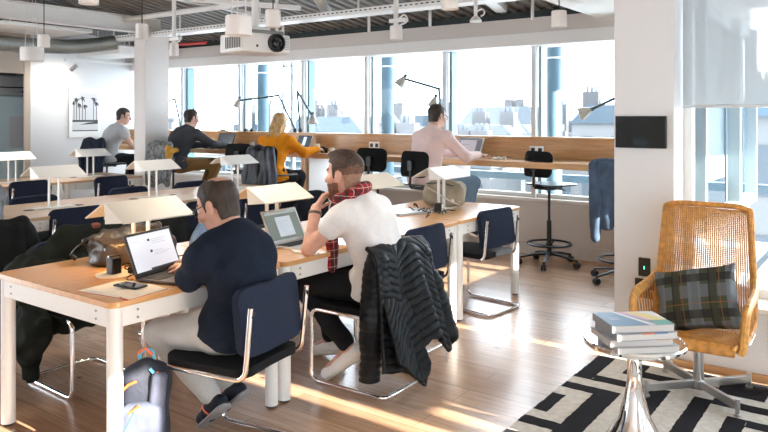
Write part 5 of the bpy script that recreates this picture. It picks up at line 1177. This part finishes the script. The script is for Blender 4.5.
    if st.get('beard'):
        B = SDF(HC - .18, HC + .18, .005); B.ell(HL(0, .028, -.058), V3((.063, .068, .066)) * hs, .01, Q); B.ell(HL(0, .062, -.105), V3((.038, .036, .036)) * hs, .03, Q); B.ell(HL(0, .090, -.043), V3((.028, .013, .007)) * hs, .008, Q)
        def br(X, Y, Z):
            l = [(X - HC[0]) * Q[0, i] + (Y - HC[1]) * Q[1, i] + (Z - HC[2]) * Q[2, i] for i in range(3)]; x, y, z = [a / hs for a in l]
            top = np.where(y > .075, -.036, np.where(y > .02, -.036 + (.075 - y) * .35, .0)); d = (z - top) * .8; d = np.maximum(d, (.008 - y) * .8); return np.maximum(d, .008 - np.sqrt(x ** 2 + (z + .060) ** 2 * 3) + np.where(y > .07, 0, -.05)).astype(np.float32)
        B.merge(HC - .2, HC + .2, br, 0, 'i'); B.disp(wr(3, .003, 160)); B.build('beard', st['beard'], t)
    if st.get('long'):
        L_ = SDF(HL(0, 0, 0) - .45, HL(0, 0, 0) + .22, .007); headshape(L_, .014)
        def lr(X, Y, Z):
            l = [(X - HC[0]) * Q[0, i] + (Y - HC[1]) * Q[1, i] + (Z - HC[2]) * Q[2, i] for i in range(3)]; x, y, z = [a / hs for a in l]; return np.maximum((y - .05) * .8, np.where(z < .04, (y - .015) * .8, -.02)).astype(np.float32)
        L_.merge(HC - .5, HC + .3, lr, 0, 'i'); b0 = HL(0, -.05, -.02); b1 = N - fw * .115 - up * .06
        for o in (-.055, -.02, .02, .05): L_.cone(b0 + rt * o, b1 + rt * o * 1.1 - up * (.05 - abs(o)), .042, .018, .02)
        L_.disp(wr(6, .005, 70, (1.3, 1.3, .15))); bpy.data.objects.remove(ho); L_.build('hair', hm, t)
    if st.get('glasses'):
        G = MB(); M_ = lambda *p: tuple(HL(*p))
        for sg in (-1, 1):
            G.tube([M_(sg * .033 + .021 * math.cos(a), .101 - .004 * abs(math.cos(a)), .006 + .017 * math.sin(a)) for a in [2 * PI * k / 18 for k in range(18)]], .0025, 6, closed=True)
            G.tube([M_(sg * .054, .099, .012), M_(sg * .074, .07, .016), M_(sg * .080, -.005, .016), M_(sg * .080, -.022, .002)], .0024, 6)
        G.tube([M_(-.013, .103, .012), M_(0, .107, .014), M_(.013, .103, .012)], .0022, 6); G.build('glasses', BLACKP, t)
    # -- trousers
    P_ = SDF(np.minimum.reduce([H - .2, KL - .12, KR - .12, AL - .1, AR - .1]), np.maximum.reduce([H + .2, KL + .12, KR + .12, AL + .1, AR + .1]), max(h, .007))
    P_.ell(H + up * .01, (.170 * f, .130 * f, .13), .05, T)
    for a, K, A in ((hl, KL, AL), (hr, KR, AR)):
        P_.cone(a, K, .090 * f, .066, .05); e = A + (K - A) * .10; P_.cone(K, e, .066, st.get('cuff', .054), .03)
    P_.disp(wr(st.get('seed', 1) + 20, .006, 40)); P_.plane(H + up * .11, nrm(up * .75 - fw * .66)); P_.build('trousers', st['bot'], t)
    # -- shoes
    for A, To in ((AL, TL), (AR, TR)):
        d = nrm(To - A); side_ = nrm(np.cross(d, (0, 0, 1))); dn = np.cross(d, side_); dn = dn if dn[2] < 0 else -dn     # sole side
        heel = A - d * .045 + dn * .045; toe = To + d * .02 + dn * .008; s2 = SDF(np.minimum(heel, toe) - .13, np.maximum(heel, toe) + .13, .007)
        s2.cone(heel, toe, .040, .036, .02, flat=(dn, 1.05)); s2.cone(A + dn * .01, heel * .4 + toe * .6, .040, .034, .03); s2.plane(A - dn * .035 - d * 0, -dn)
        so = s2.build('shoe', st['shoe'], t)
        s3 = SDF(np.minimum(heel, toe) - .13, np.maximum(heel, toe) + .13, .006); s3.cone(heel + dn * .030, toe + dn * .026, .044, .039, .01, flat=(dn, 3.2)); s3.build('sole', st.get('sole', LEGW), so)
        if st.get('stripe'):
            for sg in (-1, 1):
                c = heel * .62 + toe * .38 + side_ * sg * .037; MB().tube([tuple(c - dn * .03 + d * .014), tuple(c + side_ * sg * .004), tuple(c + dn * .022 - d * .012)], .009, 8, flat=.6).build('stripe', st['stripe'], so)
    # -- top
    lo = np.minimum.reduce([H - .25, SL - .15, SR - .15, EL - .12, ER - .12, WL - .1, WR_ - .1]); hi = np.maximum.reduce([N + .12, SL + .15, SR + .15, EL + .12, ER + .12, WL + .1, WR_ + .1])
    U = SDF(lo, hi, max(h, .0065)); torso(U, .014, .07); U.ell(H - up * .02, (.198 * f, .155 * f, .15), .06, T)
    U.cone(N - up * .06, N + up * .03 + (HC - N) * .1, .078, .064, .04); U.cone(SL * .5 + N * .5, SR * .5 + N * .5, .058, .058, .04)
    U.disp(wr(st.get('seed', 1) + 40, st.get('wrk', .006), 36))
    U.plane(N + up * .035 + fw * -.0, nrm(up * .9 + fw * .45)); U.plane(H - up * st.get('hem', .04), nrm(-up + .55 * fw))
    for A, B, C_ in ((SL, EL, WL), (SR, ER, WR_)):
        if st['sleeve'] == 'short': m_ = A + (B - A) * .27; U.cone(A, m_, .068, .070, .03)
        else: U.cone(A, B, .066 - .006 * fem, .056, .035); U.cone(B, C_ + (B - C_) * (.04 if st['sleeve'] == 'long' else .35), .055, .040, .03)
    U.disp(wr(st.get('seed', 1) + 41, .0035, 60))
    U.build('top', st['top'], t)
    return t, dict(N=N, H=H, HC=HC, Q=Q, T=T, HL=HL, WL=WL, EL=EL)
def cloth(name, col, rough=.85, var=.05): return mat(name, col, rough, var=var, vscale=90, bump=.25, bscale=220, sheen=.15)
BRN = mat('hair_brown', (.032, .020, .013), .6, var=.5, vscale=60, bump=.8, bscale=150, stretch=(1, 1, .3)); DBR = mat('hair_dark', (.03, .02, .014), .6, var=.5, vscale=60, bump=.8, bscale=150); BLO = mat('hair_blonde', (.52, .33, .14), .5, var=.45, vscale=26, bump=.8, bscale=90, stretch=(2, 2, .2)); REDB = mat('beard_red', (.13, .04, .016), .7, var=.5, vscale=80, bump=.8, bscale=160)
DENIM = cloth('denim_blue', (.17, .26, .36)); BLKT = cloth('trousers_black', (.012, .013, .016)); DKSH = cloth('shoe_navy', (.015, .018, .028), .6)
# 1 man in the navy sweater
m1, i1 = human('man in a navy sweater and grey jeans seen from behind at the nearest laptop', (-2.435, 2.235, 0), 100, dict(hip=(-.03, -.02, .56), neck=(-.02, .045, .965), head=(-.015, .115, 1.085), hf=(-.05, .90, -.38), hup=(-.02, .40, .91), sl=(-.21, .05, .885), sr=(.155, .05, .895), el=(-.185, .14, .785), er=(.26, .18, .785), wl=(.0, .30, .785), wr=(.12, .36, .785), dl=(.25, 1, -.05), dr=(-.1, 1, -.05), nl=(0, 0, -1), nr=(0, 0, -1), cl=.5, cr=.5,
    kl=(-.15, .335, .505), kr=(.15, .35, .505), al=(.03, .18, .165), ar=(.14, .17, .18), tl=(.07, .27, .06), tr=(.16, .27, .065)),
    dict(top=mat('navy_sweater', (.010, .016, .030), .85, var=.2, vscale=120, bump=.3, bscale=240, sheen=.1), bot=cloth('grey_jeans', (.46, .46, .44)), hem=.045, hair_g=.006, shoe=DKSH, sole=mat('sole_grey', (.28, .29, .30), .6), stripe=OR, sleeve='long', hair_mat=BRN, bald=True, glasses=True, skin=SKIN[1], hunch=.05, seed=2, hs=1.06, fat=1.13, wrk=.007), .0055)
# 2 bearded man in the white T-shirt
m2, i2 = human('bearded man in a white T-shirt and red tartan scarf with his chin on his hand', (-2.44, 3.22, 0), 90, dict(hip=(0, -.07, .575), neck=(-.105, .015, 1.025), head=(-.135, .075, 1.172), hf=(-.10, 1, .0), hup=(-.02, .06, 1), sl=(-.255, .01, .945), sr=(.085, .0, .965), el=(-.335, .165, .775), er=(.17, .21, .80), wl=(-.235, .20, .985), wr=(.06, .42, .785), dl=(.62, -.10, .70), dr=(-.1, 1, -.05), nl=(.5, -.75, -.2), nr=(0, 0, -1), cl=.75, cr=.5,
    kl=(-.15, .40, .53), kr=(.13, .42, .53), al=(-.10, .06, .19), ar=(.13, .40, .11), tl=(-.13, .20, .05), tr=(.14, .52, .05)),
    dict(top=cloth('tshirt_white', (.74, .73, .72)), bot=BLKT, shoe=cloth('shoe_white', (.80, .79, .76), .6), sole=mat('sole_cream', (.66, .62, .54), .6), sleeve='short', hair_mat=mat('hair_chestnut', (.05, .026, .016), .6, var=.5, vscale=60, bump=.8, bscale=150), hair_g=.007, quiff=True, nape=.015, beard=REDB, fade=mat('clipped_brown', (.36, .215, .155), .8, var=.3, vscale=120), nape2=-.07, fade2=mat('clipped_mid', (.17, .095, .065), .8, var=.4, vscale=120), topline=.036, skin=SKIN[1], hunch=.05, seed=5, hs=1.09, fat=1.06, wrk=.008), .0055)
TART = plaid_mat('red_tartan', (.34, .008, .014), [(0, 1, 0, .25, (.02, .01, .012), .7), (1, 1, .3, .25, (.02, .01, .012), .7), (2, 1, .1, .25, (.02, .01, .012), .6), (0, 1, .5, .05, (.7, .65, .6), .8), (2, 1, .6, .05, (.7, .65, .6), .8)], 22)
N2, T2 = i2['N'], i2['T']; s = SDF(N2 - .30, N2 + .24, .007)
for k in range(16):
    a0, a1 = 2 * PI * k / 16, 2 * PI * (k + 1) / 16; g = lambda a: N2 + T2 @ V3((.080 * math.cos(a), .012 + .088 * math.sin(a), .050 - .022 * math.sin(a)))
    s.cone(g(a0), g(a1), .030, .030, .015)
s.disp(wr(90, .008, 60)); s.build('scarf', TART, m2)
s = SDF(N2 + V3((-.22, -.05, -.5)), N2 + V3((.2, .28, .1)), .008); s.cone(N2 + T2 @ V3((-.04, .12, .0)), N2 + V3((-.03, .15, -.2)), .045, .045, .02, flat=((0, 1, 0), 2)); s.cone(N2 + V3((-.03, .15, -.2)), N2 + V3((-.05, .13, -.36)), .045, .05, .02, flat=((0, 1, 0), 2.2)); s.disp(wr(91, .006, 50)); s.build('scarf_end', TART, m2)
d = nrm(i2['WL'] - i2['EL']); c = i2['WL'] - d * .028; u = nrm(np.cross(d, (1, 0, 0))); w_ = np.cross(d, u)
MB().tube([tuple(c + (u * math.cos(a) + w_ * math.sin(a)) * .033) for a in [2 * PI * k / 20 for k in range(20)]], .006, 8, closed=True, flat=1.5).build('wristwatch', mat('watch_brown', (.08, .06, .04), .4), m2)
# the sitters at the window counter
def bar_pose(dx=0., lean=.10, wl=(-.17, .50, 1.085), wr=(.17, .50, 1.085), hf=(0, 1, -.2), head=(0, .0, 0), kn=.38, hipz=.885, tw=0.):
    return dict(hip=(0, -.04, hipz), neck=(dx, lean, hipz + .455), head=(dx + head[0], lean + .065 + head[1], hipz + .615 + head[2]), hf=hf, hup=(0, .22, .97), sl=(dx - .175, lean - .01 + tw, hipz + .40), sr=(dx + .175, lean - .01 - tw, hipz + .40), el=(-.25, .24, hipz + .24), er=(.26, .24, hipz + .24), wl=wl, wr=wr, dl=(.15, 1, -.08), dr=(-.1, 1, -.08), nl=(0, 0, -1), nr=(0, 0, -1), cl=.6, cr=.6,
        kl=(-.13, kn, hipz - .03), kr=(.15, kn, hipz - .03), al=(-.11, kn - .12, hipz - .47), ar=(.13, kn - .12, hipz - .47), tl=(-.12, kn + .0, hipz - .54), tr=(.14, kn + .0, hipz - .54))
P5 = bar_pose(.0, .07, wl=(-.05, .52, 1.10), wr=(.30, .46, 1.10), hf=(.30, 1, -.30)); P5.update(er=(.31, .20, 1.09), kr=(.36, .26, .83), kl=(.02, .40, .84), ar=(.30, .18, .42), dr=(.5, 1, -.05), tr=(.36, .27, .34))
human('man in a pink shirt and blue jeans typing at the window counter', (-3.86, 6.10, 0), -4, P5, dict(top=cloth('shirt_pink', (.86, .66, .62)), bot=DENIM, shoe=DKSH, sleeve='long', hair_mat=BRN, glasses=True, hunch=.06, seed=9, hem=.05, hs=1.0, fat=1.05, wrk=.008), .0075)
P4 = bar_pose(.0, .09, wr=(.36, .42, 1.10), wl=(.10, .52, 1.10), hf=(.0, 1, -.3), hipz=.80); P4.update(er=(.30, .20, 1.07), dr=(.2, 1, -.05))
human('blonde woman in an orange sweater working at the window counter', (-6.02, 6.05, 0), 14, P4, dict(top=mat('orange_sweater', (.78, .27, .012), .85, var=.12, vscale=90, bump=.4, bscale=160), bot=BLKT, shoe=DKSH, sleeve='long', hair_mat=BLO, long=True, fem=1, hunch=.03, seed=12, hs=.97, hem=.05, wrk=.009), .0075)
P3 = bar_pose(.03, .15, hipz=.86, wr=(.36, .52, 1.10), wl=(.10, .55, 1.10), hf=(.35, 1, -.25)); P3.update(er=(.36, .27, 1.12), kr=(.42, .30, .86), kl=(.24, .40, .86), ar=(.36, .14, .45), al=(.2, .22, .45), tr=(.44, .22, .38), tl=(.26, .32, .38))
human('man in a dark grey sweater and khaki trousers at the window counter', (-7.84, 6.08, 0), 6, P3, dict(top=cloth('sweater_charcoal', (.055, .058, .068)), bot=cloth('trousers_khaki', (.24, .14, .055)), shoe=cloth('shoe_brown', (.20, .09, .04), .5), sleeve='long', hair_mat=BRN, bald=True, hunch=.07, seed=15, fat=1.1, hs=1.02, wrk=.008), .0085)
P2 = bar_pose(.03, .12, wr=(.30, .40, 1.10), wl=(.1, .5, 1.10), hf=(.55, 1, -.1)); P2.update(er=(.30, .22, 1.06))
human('man in a light grey short-sleeved shirt sitting by the picture wall', (-9.47, 6.12, 0), -14, P2, dict(top=cloth('shirt_grey', (.42, .43, .44)), bot=BLKT, shoe=DKSH, sleeve='short', hair_mat=DBR, hunch=.05, seed=18, fat=1.05, hs=1.0, hem=.05, wrk=.007), .0085)
P7 = dict(hip=(0, -.06, .575), neck=(0, .10, 1.02), head=(0, .17, 1.17), hf=(0, 1, -.3), hup=(0, .25, .97), sl=(-.18, .10, .955), sr=(.18, .08, .955), el=(-.25, .28, .78), er=(.26, .26, .78), wl=(-.1, .46, .785), wr=(.12, .46, .785), dl=(.1, 1, -.05), dr=(-.1, 1, -.05), nl=(0, 0, -1), nr=(0, 0, -1), kl=(-.13, .40, .53), kr=(.13, .40, .53), al=(-.12, .38, .11), ar=(.12, .38, .11), tl=(-.12, .5, .05), tr=(.13, .5, .05))
human('person in a grey marl top cut off by the left edge of the picture', (-4.98, 2.20, 0), 90, P7, dict(top=mat('grey_marl_top', (.26, .27, .29), .9, var=.3, vscale=90, bump=.3, bscale=160), bot=BLKT, shoe=DKSH, sleeve='long', hair_mat=DBR, hunch=.06, seed=22, fat=1.05), .0085)

# ------------------------------------------------------------------ light, sky, camera
W = bpy.data.worlds.new('world'); S.world = W; W.use_nodes = True; bg = W.node_tree.nodes['Background']; bg.inputs['Color'].default_value = (.84, .92, 1., 1); bg.inputs['Strength'].default_value = 5.2
sun = bpy.data.lights.new('sun', 'SUN'); sun.energy = 15.; sun.color = (1., .90, .78); sun.angle = R(.53)
so = bpy.data.objects.new('sun', sun); COL.objects.link(so); so.location = (8, 0, 10); so.rotation_euler = Vector((math.cos(R(22)), .0, math.sin(R(22)))).to_track_quat('Z', 'Y').to_euler()
cam = bpy.data.cameras.new('camera'); co_ = bpy.data.objects.new('camera', cam); COL.objects.link(co_); S.camera = co_
cam.sensor_width = 36; cam.sensor_fit = 'HORIZONTAL'; cam.lens = 708 / 768 * 36; cam.shift_y = -99.5 / 768; cam.clip_start = .05; cam.clip_end = 500
co_.location = (0, 0, 1.5); co_.rotation_euler = (R(90), 0, R(36))
vs_ = S.view_settings; vs_.view_transform = 'Standard'; vs_.look = 'None'; vs_.exposure = 1.15; vs_.gamma = 1.; vs_.use_curve_mapping = False
S.cycles.max_bounces = 10; S.cycles.diffuse_bounces = 5; S.cycles.transparent_max_bounces = 16; S.cycles.use_denoising = True
